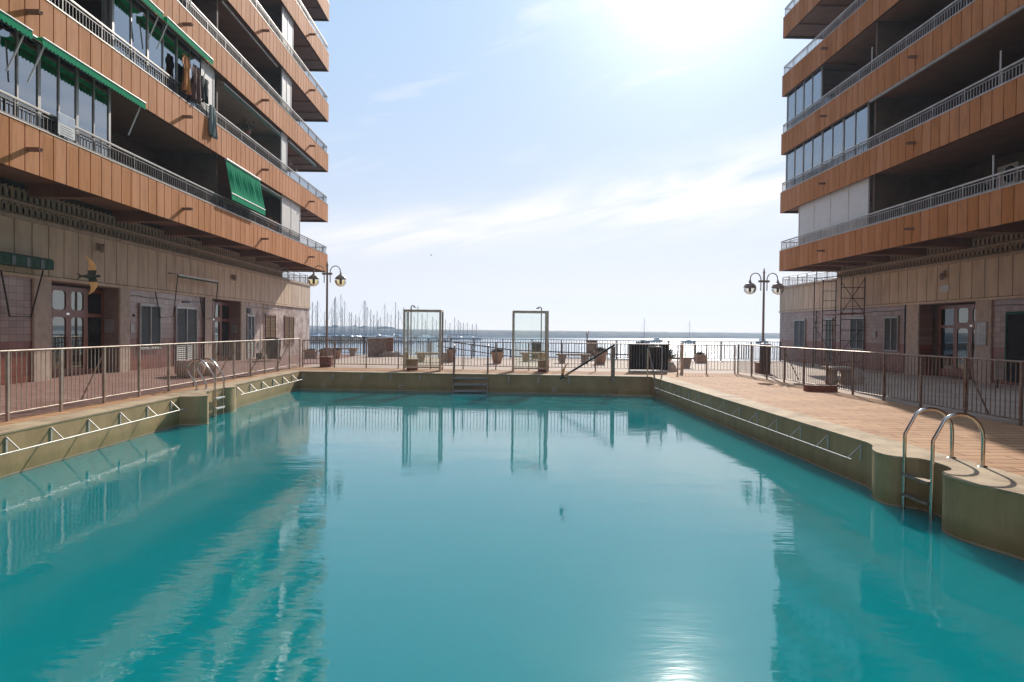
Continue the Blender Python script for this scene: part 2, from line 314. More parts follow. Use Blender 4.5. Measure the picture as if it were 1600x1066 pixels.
# pool outline (near to far)
def smooth_poly(p, it=2):
    for _ in range(it):
        q = [p[0]]
        for a, b in zip(p, p[1:]):
            q.append((a[0]*.75+b[0]*.25, a[1]*.75+b[1]*.25)); q.append((a[0]*.25+b[0]*.75, a[1]*.25+b[1]*.75))
        q.append(p[-1]); p = q
    return p
NEAR = .9
PL = [(-7.13, NEAR), (-7.13, 15.5)] + smooth_poly([(-7.13, 15.51), (-6.7, 15.53), (-6.56, 15.72), (-6.72, 16.05), (-7.0, 16.4), (-7.08, 17.3), (-7.05, 17.82)]) + \
     smooth_poly([(-7.02, 17.83), (-6.93, 17.85), (-6.9, 18.2), (-7.0, 18.5), (-7.14, 18.52)]) + [(-7.15, 24.9)]
PR = [(5.26, NEAR), (5.24, 5.6)] + smooth_poly([(5.22, 6.2), (5.12, 6.7), (4.98, 7.1), (4.92, 7.45), (5.0, 7.72), (5.24, 7.82), (5.32, 8.1), (5.32, 8.5), (5.16, 8.62), (5.0, 8.72), (4.96, 8.95), (5.05, 9.25), (5.22, 9.5), (5.28, 9.8)]) + [(5.2, 23.7)]
FL, FR = PL[-1], PR[-1]
loop = PL + PR[::-1]       # left going far, then right coming back
WL = -.65
mw = MB()
cl_ = loop + [loop[0]]
for a, b in zip(cl_, cl_[1:]): mw.add([(*a, -.024), (*b, -.024), (*b, -1.9), (*a, -1.9)], [(0, 1, 2, 3)])
# slightly recessed band under the coping
struct(mw.build('pool_wall', m_poolw))
struct(MB().add([(-8, .5, -1.9), (6, .5, -1.9), (6, 25.3, -1.9), (-8, 25.3, -1.9)], [(0, 1, 2, 3)]).build('pool_floor', m_floorp))
n_ = len(loop)
struct(MB().add([(x, y, WL) for x, y in loop], [tuple(range(n_))[::-1]]).build('pool_water', m_wpool))

# coping strip: top, lip
def offset_x(p, side, wdt): return (min(-7.62, p[0]-.3) if side < 0 else max(5.78, p[0]+.3), p[1])
mc = MB()
def strip(P, side):
    for a, b in zip(P, P[1:]):
        oa, ob = offset_x(a, side, .45), offset_x(b, side, .45)
        la, lb = (a[0]-side*.008, a[1]), (b[0]-side*.008, b[1])
        mc.add([(*la, 0), (*lb, 0), (*ob, 0), (*oa, 0)], [(0, 1, 2, 3) if side < 0 else (3, 2, 1, 0)])
        mc.add([(*la, 0), (*lb, 0), (*lb, -.025), (*la, -.025)], [(0, 1, 2, 3)])
        mc.add([(*la, -.025), (*lb, -.025), (*b, -.025), (*a, -.025)], [(0, 1, 2, 3)])
strip(PL, -1); strip(PR, 1)
fo = .55
mc.add([(FL[0]-.47, FL[1], 0), (FL[0]-.03, FL[1]-.03, 0), (FR[0]+.03, FR[1]-.03, 0), (5.78, FR[1], 0), (5.78, FR[1]+fo, 0), (-7.62, FL[1]+fo, 0)], [(0, 1, 2, 3, 4, 5)])
mc.add([(FL[0]+.03, FL[1]-.03, 0), (FR[0]-.03, FR[1]-.03, 0), (FR[0]-.03, FR[1]-.03, -.03), (FL[0]+.03, FL[1]-.03, -.03)], [(3, 2, 1, 0)])
mc.add([(-7.62, NEAR, 0), (5.78, NEAR, 0), (5.78, NEAR-.4, 0), (-7.62, NEAR-.4, 0)], [(3, 2, 1, 0)])
struct(mc.build('pool_coping', m_coping))
# fence line of the pool enclosure
FENL, FENR = (-7.9, 27.5), (8.8, 25.9)
md = MB()
md.add([(5.78, NEAR-.4, 0), (8.98, NEAR-.4, 0), (8.98, 26, 0), (5.78, FR[1]+fo, 0)], [(0, 1, 2, 3)])
md.add([(-7.62, FL[1]+fo, 0), (5.78, FR[1]+fo, 0), (8.98, 26, 0), (-8.05, 27.6, 0)], [(0, 1, 2, 3)])
md.add([(-7.62, NEAR-.4, 0), (-7.62, FL[1]+fo, 0), (-8.05, 27.6, 0), (-8.05, NEAR-.4, 0)], [(0, 1, 2, 3)])
md.add([(-8.05, NEAR-.4, 0), (8.98, NEAR-.4, 0), (8.98, -30, 0), (-8.05, -30, 0)], [(3, 2, 1, 0)])
struct(md.build('pool_deck', m_deck))
# promenade outside: left ramps up a little towards the arcade
mp_ = MB()
ys = [-30, 5, 12, 18, 24, 30, 36, 40, 43]
def zl(x, y):
    t = max(0, min(1, (-x-8.3)/3.2)); return .16*t*max(0, min(1, (42-y)/18))
xs_ = [-8.05, -8.3, -9.9, -11.6, -30]
for i in range(len(ys)-1):
    for j in range(len(xs_)-1):
        q = [(xs_[j+1], ys[i]), (xs_[j], ys[i]), (xs_[j], ys[i+1]), (xs_[j+1], ys[i+1])]
        if ys[i+1] == 43: q[2] = (q[2][0], 41.4+(-8.05-q[2][0])*.5) ; q[3] = (q[3][0], 41.4+(-8.05-q[3][0])*.5)
        mp_.add([(x, y, zl(x, y)) for x, y in q], [(0, 1, 2, 3)])
struct(mp_.build('promenade', m_prom))
EDGE = [(-30, 52), (-12.8, 43.0), (-8.05, 41.4), (-1.45, 38.9), (5, 38.2), (12, 37.6), (15.6, 38.2), (21, 40), (40, 41)]
mq = MB()
mq.add([(-8.05, 27.6, 0), (8.98, 26, 0), (12, 26, 0), (12, 37.6, 0), (5, 38.2, 0), (-1.45, 38.9, 0), (-8.05, 41.4, 0)], [tuple(range(7))])
mq.add([(8.98, -30, 0), (40, -30, 0), (40, 26, 0), (8.98, 26, 0)], [(0, 1, 2, 3)])
mq.add([(12, 26, 0), (40, 26, 0), (40, 41, 0), (21, 40, 0), (15.6, 38.2, 0), (12, 37.6, 0)], [tuple(range(6))])
struct(mq.build('promenade_paving', m_sand))
ms = MB()
for a, b in zip(EDGE, EDGE[1:]):
    ms.add([(*a, 0), (*b, 0), (*b, -3.3), (*a, -3.3)], [(0, 1, 2, 3)])
struct(ms.build('quay_wall', m_conc))

def mound(name, path, wid, h, m, seg=4, seed=1, jit=.5):
    random.seed(seed); mb = MB(); prof = [(-1, 0), (-.72, .45), (-.4, .85), (0, 1), (.4, .9), (.72, .45), (1, 0)]
    pts = []
    for a, b in zip(path, path[1:]):
        n = max(1, int((Vector(b)-Vector(a)).length/seg)); pts += [Vector(a).lerp(Vector(b), k/n) for k in range(n)]
    pts.append(Vector(path[-1])); vs = []
    for i, p in enumerate(pts):
        t = (pts[min(i+1, len(pts)-1)]-pts[max(0, i-1)]).normalized(); nn = Vector((-t.y, t.x))
        for u, q in prof:
            j = jit*h
            vs.append((p.x+nn.x*u*wid+random.uniform(-j, j)*.7, p.y+nn.y*u*wid+random.uniform(-j, j)*.7, Z_SEA-.5+(h+.5)*q+random.uniform(-j, j)*.35*(q > .1)))
    k = len(prof)
    fs = [(i*k+a, i*k+a+1, (i+1)*k+a+1, (i+1)*k+a) for i in range(len(pts)-1) for a in range(k-1)]
    return struct(mb.add(vs, fs).build(name, m))
mound('rock_breakwater', [(-130, 212), (-66, 208), (-50, 212), (-38, 238), (-28, 300), (-22, 370)], 6.0, 1.9, m_rock, 1.8, 3, .45)
mound('far_breakwater', [(-330, 455), (-120, 415), (-30, 408), (60, 455), (225, 563), (700, 860)], 14, 4.5, m_rock2, 5, 5, .05)
mound('shore_hill', [(-600, 640), (-330, 600), (-150, 560), (-90, 545)], 40, 6.3, m_rock2, 9, 8, .12)
random.seed(12)
mt = MB()
for k in range(130):
    x = random.uniform(-330, -95); y = 540+random.uniform(-15, 25)+(-x-90)*.15; s_ = random.uniform(1.2, 3.2)
    z = 1.2+random.uniform(-1.5, .8); vs = []
    for a in range(5):
        for b in range(7):
            t = math.pi*(a+.3)/4.7; p = 2*math.pi*b/7; rr = s_*random.uniform(.75, 1.2)
            vs.append((x+1.5*rr*math.sin(t)*math.cos(p), y+rr*math.sin(t)*math.sin(p), z+.8*rr*math.cos(t)))
    mt.add(vs, [(a*7+b, a*7+(b+1) % 7, (a+1)*7+(b+1) % 7, (a+1)*7+b) for a in range(4) for b in range(7)])
o = mt.build('distant_tree_line', m_treef); o['kind'] = 'stuff'; tag(o, 'dark low line of far trees and scrub along the shore beyond the marina', 'tree line')

# ------------------------------------------------------------------ buildings
STO = 2.78; NL = 9
def shutter_window(mbf, side, X, y0, y1, z0, z1, B, mf, ms_, name='window'):
    """side=+1: wall faces +X (left building)"""
    f = MB(); t = .05; xf0, xf1 = sorted((X, X+side*.06))
    f.box(xf0, xf1, y0-t, y0, z0, z1); f.box(xf0, xf1, y1, y1+t, z0, z1); f.box(xf0, xf1, y0-t, y1+t, z1, z1+.09)
    if z0 > .5: f.box(xf0, xf1+(.03 if side > 0 else 0), y0-t, y1+t, z0-.05, z0)
    ym = (y0+y1)/2; f.box(xf0, xf1, ym-.025, ym+.025, z0, z1)
    fo_ = f.build(name, mf, B)
    s = MB(); n = int((z1-z0)/.07)
    for half in ((y0, ym-.025), (ym+.025, y1)):
        for k in range(n):
            z = z0+k*(z1-z0)/n
            xa = X+side*.015; xb = X+side*.05
            s.add([(xb, half[0], z), (xb, half[1], z), (xa, half[1], z+.055), (xa, half[0], z+.055)], [(0, 1, 2, 3)])
        xa = sorted((X+side*.004, X+side*.014)); s.box(xa[0], xa[1], half[0], half[1], z0, z1)
    s.build('louvre', ms_, fo_)
    return fo_
m_curt = mat('white_curtain', (.7, .68, .64), .9); m_curt2 = mat('dark_curtain', (.12, .09, .08), .9)
def glazed_bay(side, X, y0, y1, z0, z1, n, B, mf=m_greyfr, pair=True):
    f = MB(); xa, xb = sorted((X, X-side*.05)); w_ = (y1-y0)/n
    f.box(xa, xb, y0, y1, z0, z0+.06); f.box(xa, xb, y0, y1, z1-.07, z1)
    for k in range(n+1):
        h = .045 if k % 2 == 0 or not pair else .022
        f.box(xa-.004, xb+.004, y0+k*w_-h, y0+k*w_+h, z0+.06, z1-.07)
    o_ = f.build('glazed_enclosure', mf, B)
    g = MB(); xm = (xa+xb)/2; g.box(xm-.004, xm+.004, y0+.03, y1-.03, z0+.06, z1-.07); g.build('pane', m_glassw, o_)
    rnd = random.Random(int(y0*10+z0*7)); yy = y0+.1
    while yy < y1-.4:
        ln = min(rnd.uniform(.35, 1.1), y1-.05-yy)
        if rnd.random() < .6:
            cu = MB(); nn = int(ln/.06)+2; xc = X-side*.35; vs = []
            for q in range(nn+1):
                vs += [(xc+.03*math.sin(q*1.7), yy+ln*q/nn, z0-.6), (xc+.02*math.sin(q*1.7+.4), yy+ln*q/nn, z1-.05)]
            cu.add(vs, [(2*q, 2*q+2, 2*q+3, 2*q+1) for q in range(nn)], True); cu.build('curtain', m_curt if rnd.random() < .7 else m_curt2, o_)
        yy += ln+rnd.uniform(.05, .6)
    # low solid rail inside
    return o_
def panel_bay(side, X, y0, y1, z0, z1, n, B, mm=m_shutw):
    f = MB(); xa, xb = sorted((X, X-side*.05)); w_ = (y1-y0)/n
    f.box(xa, xb, y0, y1, z0, z0+.05); f.box(xa, xb, y0, y1, z1-.06, z1)
    for k in range(n+1): f.box(xa-.004, xb+.004, y0+k*w_-.03, y0+k*w_+.03, z0+.05, z1-.06)
    o_ = f.build('shutter_frame', m_white, B)
    g = MB(); xm = (xa+xb)/2
    for k in range(n):
        zz = z0+.05
        while zz < z1-.1:
            g.box(xm-.012, xm+.012, y0+k*w_+.03, y0+(k+1)*w_-.03, zz, min(zz+.052, z1-.06)); zz += .056
    g.build('roller_shutter', mm, o_); return o_
def railing(side, X, y0, y1, zb, B, endx=None, h=.42, sp=.115, m=m_rail, full=None):
    a = MB(); xa = X-side*.06; bt = .0065 if side > 0 else .009
    tr_ = MB(); tr_.box(xa-.02, xa+.02, y0, y1, zb+h+.001, zb+h+.02)
    a.box(xa-.02, xa+.02, y0, y1, zb+h-.03, zb+h); a.box(xa-.012, xa+.012, y0, y1, zb+h-.1, zb+h-.08); a.box(xa-.015, xa+.015, y0, y1, zb+.03, zb+.055)
    n = int((y1-y0)/sp)
    for k in range(n+1):
        y = y0+k*sp; t = .016 if k % 12 == 0 else bt
        a.box(xa-t, xa+t, y-t, y+t, zb+(0 if k % 12 == 0 else .055), zb+h-(.03 if k % 12 == 0 else .1))
    if endx is not None:
        x0, x1 = sorted((xa, endx)); y = y1
        a.box(x0, x1, y-.02, y+.02, zb+h-.03, zb+h); a.box(x0, x1, y-.015, y+.015, zb+.03, zb+.055)
        for k in range(int((x1-x0)/sp)): a.box(x0+k*sp-.007, x0+k*sp+.007, y-.007, y+.007, zb+.055, zb+h-.03)
    o_ = a.build('balcony_railing', m, B); tr_.build('handrail', m_cap, o_); return o_
def awning_strip(side, X, y0, y1, z, B, m=m_green, drop=.0, out=.45, arms=True, scal=.16, zdrop=.22):
    """rolled-out awning: sloped cloth from the face out, scalloped valance, folding arms"""
    mb = MB(); xo = X+side*out; n = max(4, int((y1-y0)/.12)); zt, zo = z, z-zdrop-drop
    vs = []; th = .012
    for k in range(n*2+1):
        y = y0+(y1-y0)*k/(2*n); wv = .02*math.sin(k*1.9)+.015*math.sin(k*.37)
        vs += [(X+side*.02, y, zt), ((X+xo)/2+(wv if drop else 0), y, (zt+zo)/2-.03+wv), (xo, y, zo), (xo+side*.01, y, zo-scal-(.05*math.sin(math.pi*k) if 0 else (.04 if k % 2 else 0)))]
    k4 = [(4*k+a, 4*k+a+1, 4*k+a+5, 4*k+a+4) for k in range(2*n) for a in range(3)]
    mb.add(vs, k4); mb.add([(x, y, zz+th) for x, y, zz in vs], k4)
    o_ = mb.build('awning', m, B)
    b = MB().tube([(xo, y0, zo), (xo, y1, zo)], .022, 6); b.tube([(X+side*.04, y0, zt+.02), (X+side*.04, y1, zt+.02)], .04, 8)
    b.build('awning_bar', m_white, o_)
    if arms:
        for y in [y0+.15, y1-.15]:
            MB().tube([(xo, y, zo), (X+side*.03, y-.25, zo-.95)], .018, 6).build('awning_arm', m_white, o_)
    return o_
def entrance(side, X, y0, y1, yd0, yd1, yp1, zt, B):
    """recess from y0..y1 with double door yd0..yd1 and side panel to yp1"""
    xr = X-side*.5
    a = MB(); xa, xb = sorted((xr, X)); a.box(xa, xb, y1-.002, y1+.02, 0, zt); a.box(xa, xb, y0-.02, y0+.002, 0, zt); a.box(xa, xb, y0, y1, zt-.02, zt+.02)
    a.build('recess_lining', m_tile if side < 0 else m_beige_recess, B)
    f = MB(); c = xr; x0, x1 = sorted((c, c+side*.06)); zT = 2.62; ym = (yd0+yd1)/2
    # leaf frames with openings
    def leaf(ya, yb):
        t = .11
        f.box(x0, x1, ya, ya+t, .04, zT); f.box(x0, x1, yb-t, yb, .04, zT)
        f.box(x0, x1, ya+t, yb-t, .04, .35); f.box(x0, x1, ya+t, yb-t, 1.78, 1.98); f.box(x0, x1, ya+t, yb-t, zT-.12, zT)
        # rounded corner fillets
        for za, zb_ in ((.35, 1.78), (1.98, zT-.12)):
            r = .12
            for (yc, sy) in ((ya+t, 1), (yb-t, -1)):
                for (zc, sz) in ((za, 1), (zb_, -1)):
                    P = [(yc, zc)] + [(yc+sy*r*(1-math.sin(q)), zc+sz*r*(1-math.cos(q))) for q in [math.pi/2*j/5 for j in range(6)]]
                    xf = x1-.004 if side > 0 else x0+.004
                    f.add([(xf, y, z) for y, z in P], [tuple(range(len(P)))])
    leaf(yd0, ym-.004); leaf(ym+.004, yd1)
    d = f.build('entrance_door', m_wood, B)
    g = MB(); xg = (x0+x1)/2; g.box(xg-.005, xg+.005, yd0+.1, yd1-.1, .33, zT-.1); g.build('door_glass', m_mirr, d)
    h = MB(); hx = c+side*.1; h.tube([(hx, ym-.06, .95), (hx, ym-.06, 1.25)], .014, 6); h.tube([(hx, ym+.06, .95), (hx, ym+.06, 1.25)], .014, 6); h.box(*sorted((c+side*.061, c+side*.07)), ym-.12, ym+.02, 1.84, 1.9)
    h.build('door_handle', m_steel, d)
    s = MB(); s.box(x0, x1, yd1+.01, yd1+.09, .04, zT); s.box(x0, x1, yp1-.08, yp1, .04, zT); s.box(x0, x1, yd1+.09, yp1-.08, .04, .3); s.box(x0, x1, yd1+.09, yp1-.08, zT-.12, zT); s.box(x0, x1, yd1+.09, yp1-.08, 1.8, 1.9)
    if yd0-y0 > .15: MB().box(x0, x1, y0+.003, yd0-.01, .04, zT).build('door_jamb', m_wood, B)
    sp = s.build('door_side_panel', m_wood, B)
    g = MB(); g.box(xg-.005, xg+.005, yd1+.07, yp1-.06, .28, zT-.1); g.build('side_glass', m_glassdk, sp)
m_glassdk = glassmat('dark_side_glass', (.1, .1, .1), .05)
m_beige_recess = mat('recess_beige', (.3, .2, .15), .7)

def make_building(side, XF, XW, YB, YC, YG, YL, z00, label, name='apartment_building'):
    """side=+1 left block (faces +X): XF balcony face, XW ground-floor wall, YB balcony far end, YC core far end, YG ground floor far end, YL lattice far end"""
    B = thing(name, label, 'apartment block', (XW-side*4, 16, 0))
    Y0 = -14; XBk = XW-side*11; XC = XW-side*.45      # core wall
    s = sorted
    # core volume
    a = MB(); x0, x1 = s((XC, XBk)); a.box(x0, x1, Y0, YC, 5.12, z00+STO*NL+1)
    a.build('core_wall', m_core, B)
    # ground floor solid (behind the skin)
    a = MB(); x0, x1 = s((XW-side*.56, XBk)); a.box(x0, x1, Y0, YG-.02, -.3, 4.1); a.build('ground_floor_wall', m_core, B)
    # terrace slab
    a = MB(); x0, x1 = s((XW-side*.02, XBk)); a.box(x0, x1, YL, YG-.01, 4.1, 4.13); a.build('terrace', m_cream, B)
    # cream panels
    a = MB(); j = MB(); w_ = .62; y = YG
    xa, xb = s((XW+side*.03, XW-side*.55)); j.box(*s((XW+side*.012, XW-side*.5)), Y0, YG-.02, 2.76, 4.08)
    k = 0
    while y > 6:
        a.box(*s((XW+side*.03, XW+side*.0125)), y-w_+.018, y-.018, 2.8, 4.06); y -= w_
    a.box(*s((XW+side*.03, XW+side*.0125)), Y0, y-.008, 2.8, 4.06)
    for xx in range(12):
        xs0 = XW-side*(.02+xx*.62); a.box(*s((xs0, xs0-side*.6)), YG-.018, YG, 2.8, 4.06)
    j.build('fascia_backing', m_creamj, B); a.build('fascia_panels', m_cream, B)
    a = MB(); a.box(*s((XW+side*.09, XW-side*.5)), Y0, YG+.03, 4.06, 4.16); a.build('ledge', m_lattice, B)
    a = MB(); a.box(*s((XW+side*.07, XW-side*.5)), Y0, YG, 2.7, 2.78); a.build('lintel_trim', m_cream, B)
    # lattice
    a = MB(); sp = .215; n = int((YL-4)/sp)
    for k in range(n):
        y = YL-.1-k*sp
        a.ring((XW-side*.03, y, 4.305), .075, .125, .022, 10)
        a.box(*s((XW-side*.035, XW-side*.065)), y+sp/2-.02, y+sp/2+.02, 4.16, 4.45)
        a.ring((XW-side*.06, y, 4.66), .075, .15, .022, 10); a.box(*s((XW-side*.05, XW-side*.08)), y+sp/2-.02, y+sp/2+.02, 4.5, 4.85)
    a.box(*s((XW+side*.03, XW-side*.14)), Y0, YL, 4.45, 4.50)
    a.build('lattice_screen', m_lattice, B)
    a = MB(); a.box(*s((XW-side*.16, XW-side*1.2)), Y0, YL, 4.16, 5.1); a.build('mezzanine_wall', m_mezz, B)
    # terrace railing
    a = MB(); zr = 4.16
    xr = XW-side*.1
    for (p0, p1) in (((xr, YL+.05), (xr, YG-.1)), ((xr, YG-.1), (XBk, YG-.1))):
        p0, p1 = Vector((*p0, 0)), Vector((*p1, 0)); ln = (p1-p0).length; d = (p1-p0)/ln; nb = int(ln/.14)
        for zz in (.06, .42, .56): a.tube([p0+Vector((0, 0, zr+zz)), p1+Vector((0, 0, zr+zz))], .014, 6)
        for k in range(nb+1):
            p = p0+d*(k*.14); big = k % 8 == 0; a.box(p.x-(.018 if big else .006), p.x+(.018 if big else .006), p.y-(.018 if big else .006), p.y+(.018 if big else .006), zr, zr+(.56 if big else .42))
    a.build('terrace_railing', m_rail, B)
    # balcony levels
    for k in range(NL):
        z = z00+k*STO
        sl_ = MB(); sl_.box(*s((XF-side*.05, XBk)), Y0, YB-.05, z+(.1 if k else .32), z+(.28 if k else .46))
        # ribs under the slab
        if k == 0:
            for yb in BEAMS[side]: sl_.box(*s((XF-side*.08, XW-side*.3)), yb-.16, yb+.16, z+.02, z+.33)
        else:
            for yb in (YB-1.4, YB-3.2, YC-2): sl_.box(*s((XF-side*.08, XC+side*.05)), yb-.05, yb+.05, z+.04, z+.1)
        sl_.build('balcony_slab', m_soff, B)
        bj = MB(); bj.box(*s((XF-side*.032, XF-side*.1)), Y0, YB-.02, z+.01, z+.96); bj.box(*s((XF-side*.1, XBk)), YB-.1, YB-.02, z+.01, z+.96)
        bp = MB(); y = YB
        while y > 4:
            bp.box(*s((XF, XF-side*.03)), y-PW+.017, y-.017, z, z+.96); y -= PW
        bp.box(*s((XF, XF-side*.03)), Y0, y-.011, z, z+.96)
        for q in range(20):
            xq = XF-side*(q*PW+.004); bp.box(*s((xq, xq-side*(PW-.014))), YB-.02, YB, z, z+.96)
        band = bj.build('balcony_parapet', m_joint, B); bp.build('cladding_panels', m_band, band)
        c_ = MB(); c_.box(*s((XF+side*.012, XF-side*.12)), Y0, YB+.02, z+.96, z+.98); c_.build('parapet_cap', m_cap, band)
        # spouts
        for ys_ in SPOUTS[side]:
            sp_ = MB(); zz = z+.42
            sp_.box(*s((XF+side*.27, XF-side*.0)), ys_-.06, ys_+.06, zz, zz+.012)
            sp_.box(*s((XF+side*.27, XF-side*.0)), ys_-.06, ys_-.048, zz+.012, zz+.07); sp_.box(*s((XF+side*.27, XF-side*.0)), ys_+.048, ys_+.06, zz+.012, zz+.07)
            sp_.build('water_spout', m_soff, band)
        railing(side, XF, Y0+10, YB-.06, z+.98, B, endx=XC, m=m_rail if side > 0 else m_railr, sp=.125)
        # partitions
        for yp in PARTS[side]:
            q = MB(); q.box(*s((XF-side*.25, XC)), yp-.06, yp+.06, z+.28, z+STO+.1)
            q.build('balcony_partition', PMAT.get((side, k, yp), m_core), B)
        # door/window in the back wall
        for yy in WINS[side]:
            if yy > YC-1: continue
            ww = MB(); ww.box(*s((XC+side*.03, XC+side*.005)), yy-.8, yy+.8, z+.28, z+2.35)
            wf = ww.build('balcony_window', m_shut, B)
            wg = MB(); wg.box(*s((XC+side*.04, XC+side*.031)), yy-.7, yy-.04, z+.38, z+2.25); wg.box(*s((XC+side*.04, XC+side*.031)), yy+.04, yy+.7, z+.38, z+2.25); wg.build('pane', m_glassdk, wf)
    a = MB(); zt = z00+NL*STO; a.box(*s((XF, XBk)), Y0, YB, zt, zt+.9); a.build('roof_parapet', m_band, B)
    return B
BEAMS = {1: [10, 14, 17.3, 21.1, 24.1, 27.1, 31, 33, 36.5, 38.2], -1: [12, 16, 20, 23.5, 26, 28.5, 30.3, 32.6]}
SPOUTS = {1: [7.3, 14.3, 21.2, 28.1, 35.0], -1: [10.1, 16.2, 22.3, 28.5]}
PARTS = {1: [13.0, 24.3, 31.9], -1: [9.0, 16.6, 25.2]}
WINS = {1: [10.5, 15.5, 20.5, 27.0, 30.2], -1: [12.5, 19.0, 22.6, 28.4]}
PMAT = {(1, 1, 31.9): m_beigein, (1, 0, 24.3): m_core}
LB = make_building(1, -9.65, -11.5, 38.8, 34.2, 41.95, 36.8, 4.67,
                   'apartment block with sunlit orange balcony bands and green awnings, left of the pool')
RB = make_building(-1, 13.4, 16.0, 33.1, 31.2, 39.3, 32.7, 4.52,
                   'apartment block with shaded brown balcony bands and scaffold at its corner, right of the pool')

# -- left block enclosures
F = -9.65; X_ = F-.14
zb = lambda k: 4.67+k*STO+.99
zt_ = lambda k: 4.67+(k+1)*STO+.1
glazed_bay(1, X_, 9.6, 17.5, zb(0), zt_(0), 12, LB)
glazed_bay(1, X_, 17.65, 22.8, zb(1), zt_(1), 6, LB)
panel_bay(1, X_, 22.9, 23.75, zb(1), zt_(1), 1, LB)
panel_bay(1, X_, 31.15, 33.9, zb(0), zt_(0), 2, LB)
panel_bay(1, X_, 31.05, 31.8, zb(1), zt_(1), 1, LB)
panel_bay(1, X_, 20.2, 21.2, zb(2), zt_(2), 1, LB, m_beigein)
panel_bay(1, X_, 31.1, 32.4, zb(2), zt_(2), 2, LB)
panel_bay(1, X_, 31.1, 32.6, zb(3), zt_(3), 2, LB)
glazed_bay(1, X_, 15, 20.5, zb(3), zt_(3), 7, LB)
glazed_bay(1, X_, 24.6, 31, zb(4), zt_(4), 8, LB)
glazed_bay(1, X_, 31, 33.8, zb(5), zt_(5), 4, LB)
panel_bay(1, X_, 25, 29, zb(6), zt_(6), 4, LB)
awning_strip(1, F, 10.0, 14.05, 7.44, LB, zdrop=.02, out=.26, scal=.15); awning_strip(1, F, 14.35, 18.45, 7.44, LB, zdrop=.02, out=.26, scal=.15)
awning_strip(1, F, 16.5, 19.4, 10.22, LB, zdrop=.02, out=.26); awning_strip(1, F, 19.6, 22.7, 10.22, LB, zdrop=.02, out=.26)
awning_strip(1, F, 24.35, 27.8, 7.4, LB, drop=.95, out=.24, arms=False, scal=.2)
awning_strip(1, F-.25, 24.6, 30.9, 10.15, LB, out=.1, arms=False, scal=.14, zdrop=.03, m=m_dkgreen)
awning_strip(1, F-.25, 32.2, 36.8, 10.15, LB, out=.1, arms=False, scal=.14, zdrop=.03, m=m_dkgreen)
awning_strip(1, F-.25, 28.1, 31.0, 7.4, LB, out=.1, arms=False, scal=.12, zdrop=.03, m=m_dkgreen)
XCL = -11.5-.45
MB().box(XCL+.01, XCL+.03, 24.4, 31.8, 4.67+STO+.3, 4.67+2*STO+.08).build('back_wall_lining', m_beigein, LB)
MB().box(XCL+.04, F-.3, 24.4, 31.8, 4.67+2*STO+.02, 4.67+2*STO+.038).build('ceiling_lining', m_beigein, LB)
a = MB(); a.tube([(F-.2, 24.5, 12.95), (F-.2, 30.5, 12.95)], .04, 8); a.build('awning_roller', m_greyfr, LB)
a = MB(); a.tube([(F+.02, 21.3, 11.4), (F+.02, 21.3, 13)], .03, 8); a.tube([(F+.02, 21.6, 11.4), (F+.02, 21.6, 13)], .02, 8); a.build('balcony_pole', m_white, LB)
for (y, z) in ((33.2, 9.8), (34.2, 9.85), (35.2, 9.75)):
    a = MB(); a.lathe([(0, .3), (.015, .3), (.015, .12), (.09, .02), (.09, 0), (0, 0)], (F-.7, y, z-.3), 10); a.build('hanging_lamp', m_white, LB)

# -- right block enclosures
G = 13.4; XG = G+.14
zb2 = lambda k: 4.52+k*STO+.99
zt2 = lambda k: 4.52+(k+1)*STO+.1
panel_bay(-1, XG, 25.4, 31.3, zb2(0), zt2(0), 4, RB, m_white)
glazed_bay(-1, XG, 25.5, 32.8, zb2(1), zt2(1), 8, RB)
glazed_bay(-1, XG, 29.3, 32.8, zb2(2), zt2(2), 4, RB)
glazed_bay(-1, XG, 10, 14, zb2(4), zt2(4), 5, RB)
for (k, y0, y1) in ((1, 15.8, 25.0), (3, 13, 22.5), (2, 15, 22)):
    a = MB(); z = zt2(k)-.2; a.tube([(G-.05, y0, z), (G-.05, y1, z)], .05, 8); a.build('awning_roller', m_greyfr, RB)
# end wall glass of the corner bays
for (k, x1) in ((1, 15.9), (2, 15.9)):
    a = MB(); z0, z1 = zb2(k)-.7, zt2(k)
    for q in range(4): a.box(G+.17+q*.78, G+.22+q*.78, 32.82, 32.87, z0, z1)
    o = a.build('end_glazing_frame', m_greyfr, RB)
    a = MB(); a.box(G+.22, x1+.5, 32.84, 32.85, z0, z1); a.build('pane', m_glassw, o)
# air conditioner on the back wall
a = MB(); a.box(15.98, 16.4, 21.2, 22.1, 6.3, 6.95); a.box(16.05, 16.44, 21.3, 21.34, 6.2, 6.3); a.box(16.05, 16.44, 21.9, 21.94, 6.2, 6.3); ac = a.build('air_conditioner', m_white, RB)
a = MB()
for r_ in (.08, .14, .2, .25): a.ring((15.97, 21.55, 6.62), r_, r_, .008, 18)
a.add([(15.978, 21.55, 6.62)]+[(15.978, 21.55+.26*math.cos(t*.35), 6.62+.26*math.sin(t*.35)) for t in range(18)], [(0, t+1, (t+1) % 18+1) for t in range(18)]); a.build('fan_grille', m_bin, ac)
for (y, z) in ((23.0, 6.6), (20.0, 12.2), (22.5, 9.6)):
    a = MB(); a.lathe([(0, .2), (.08, .17), (.1, .1), (.07, .02), (0, 0)], (16.33, y, z), 12); a.build('wall_lamp', m_white, RB)
for (y, k) in ((18.9, 0), (18.7, 1), (25.3, 2)):
    a = MB(); a.tube([(G+.15, y, zb2(k)), (G+.15, y, zb2(k)+1.0)], .025, 6); a.build('divider_post', m_white, RB)

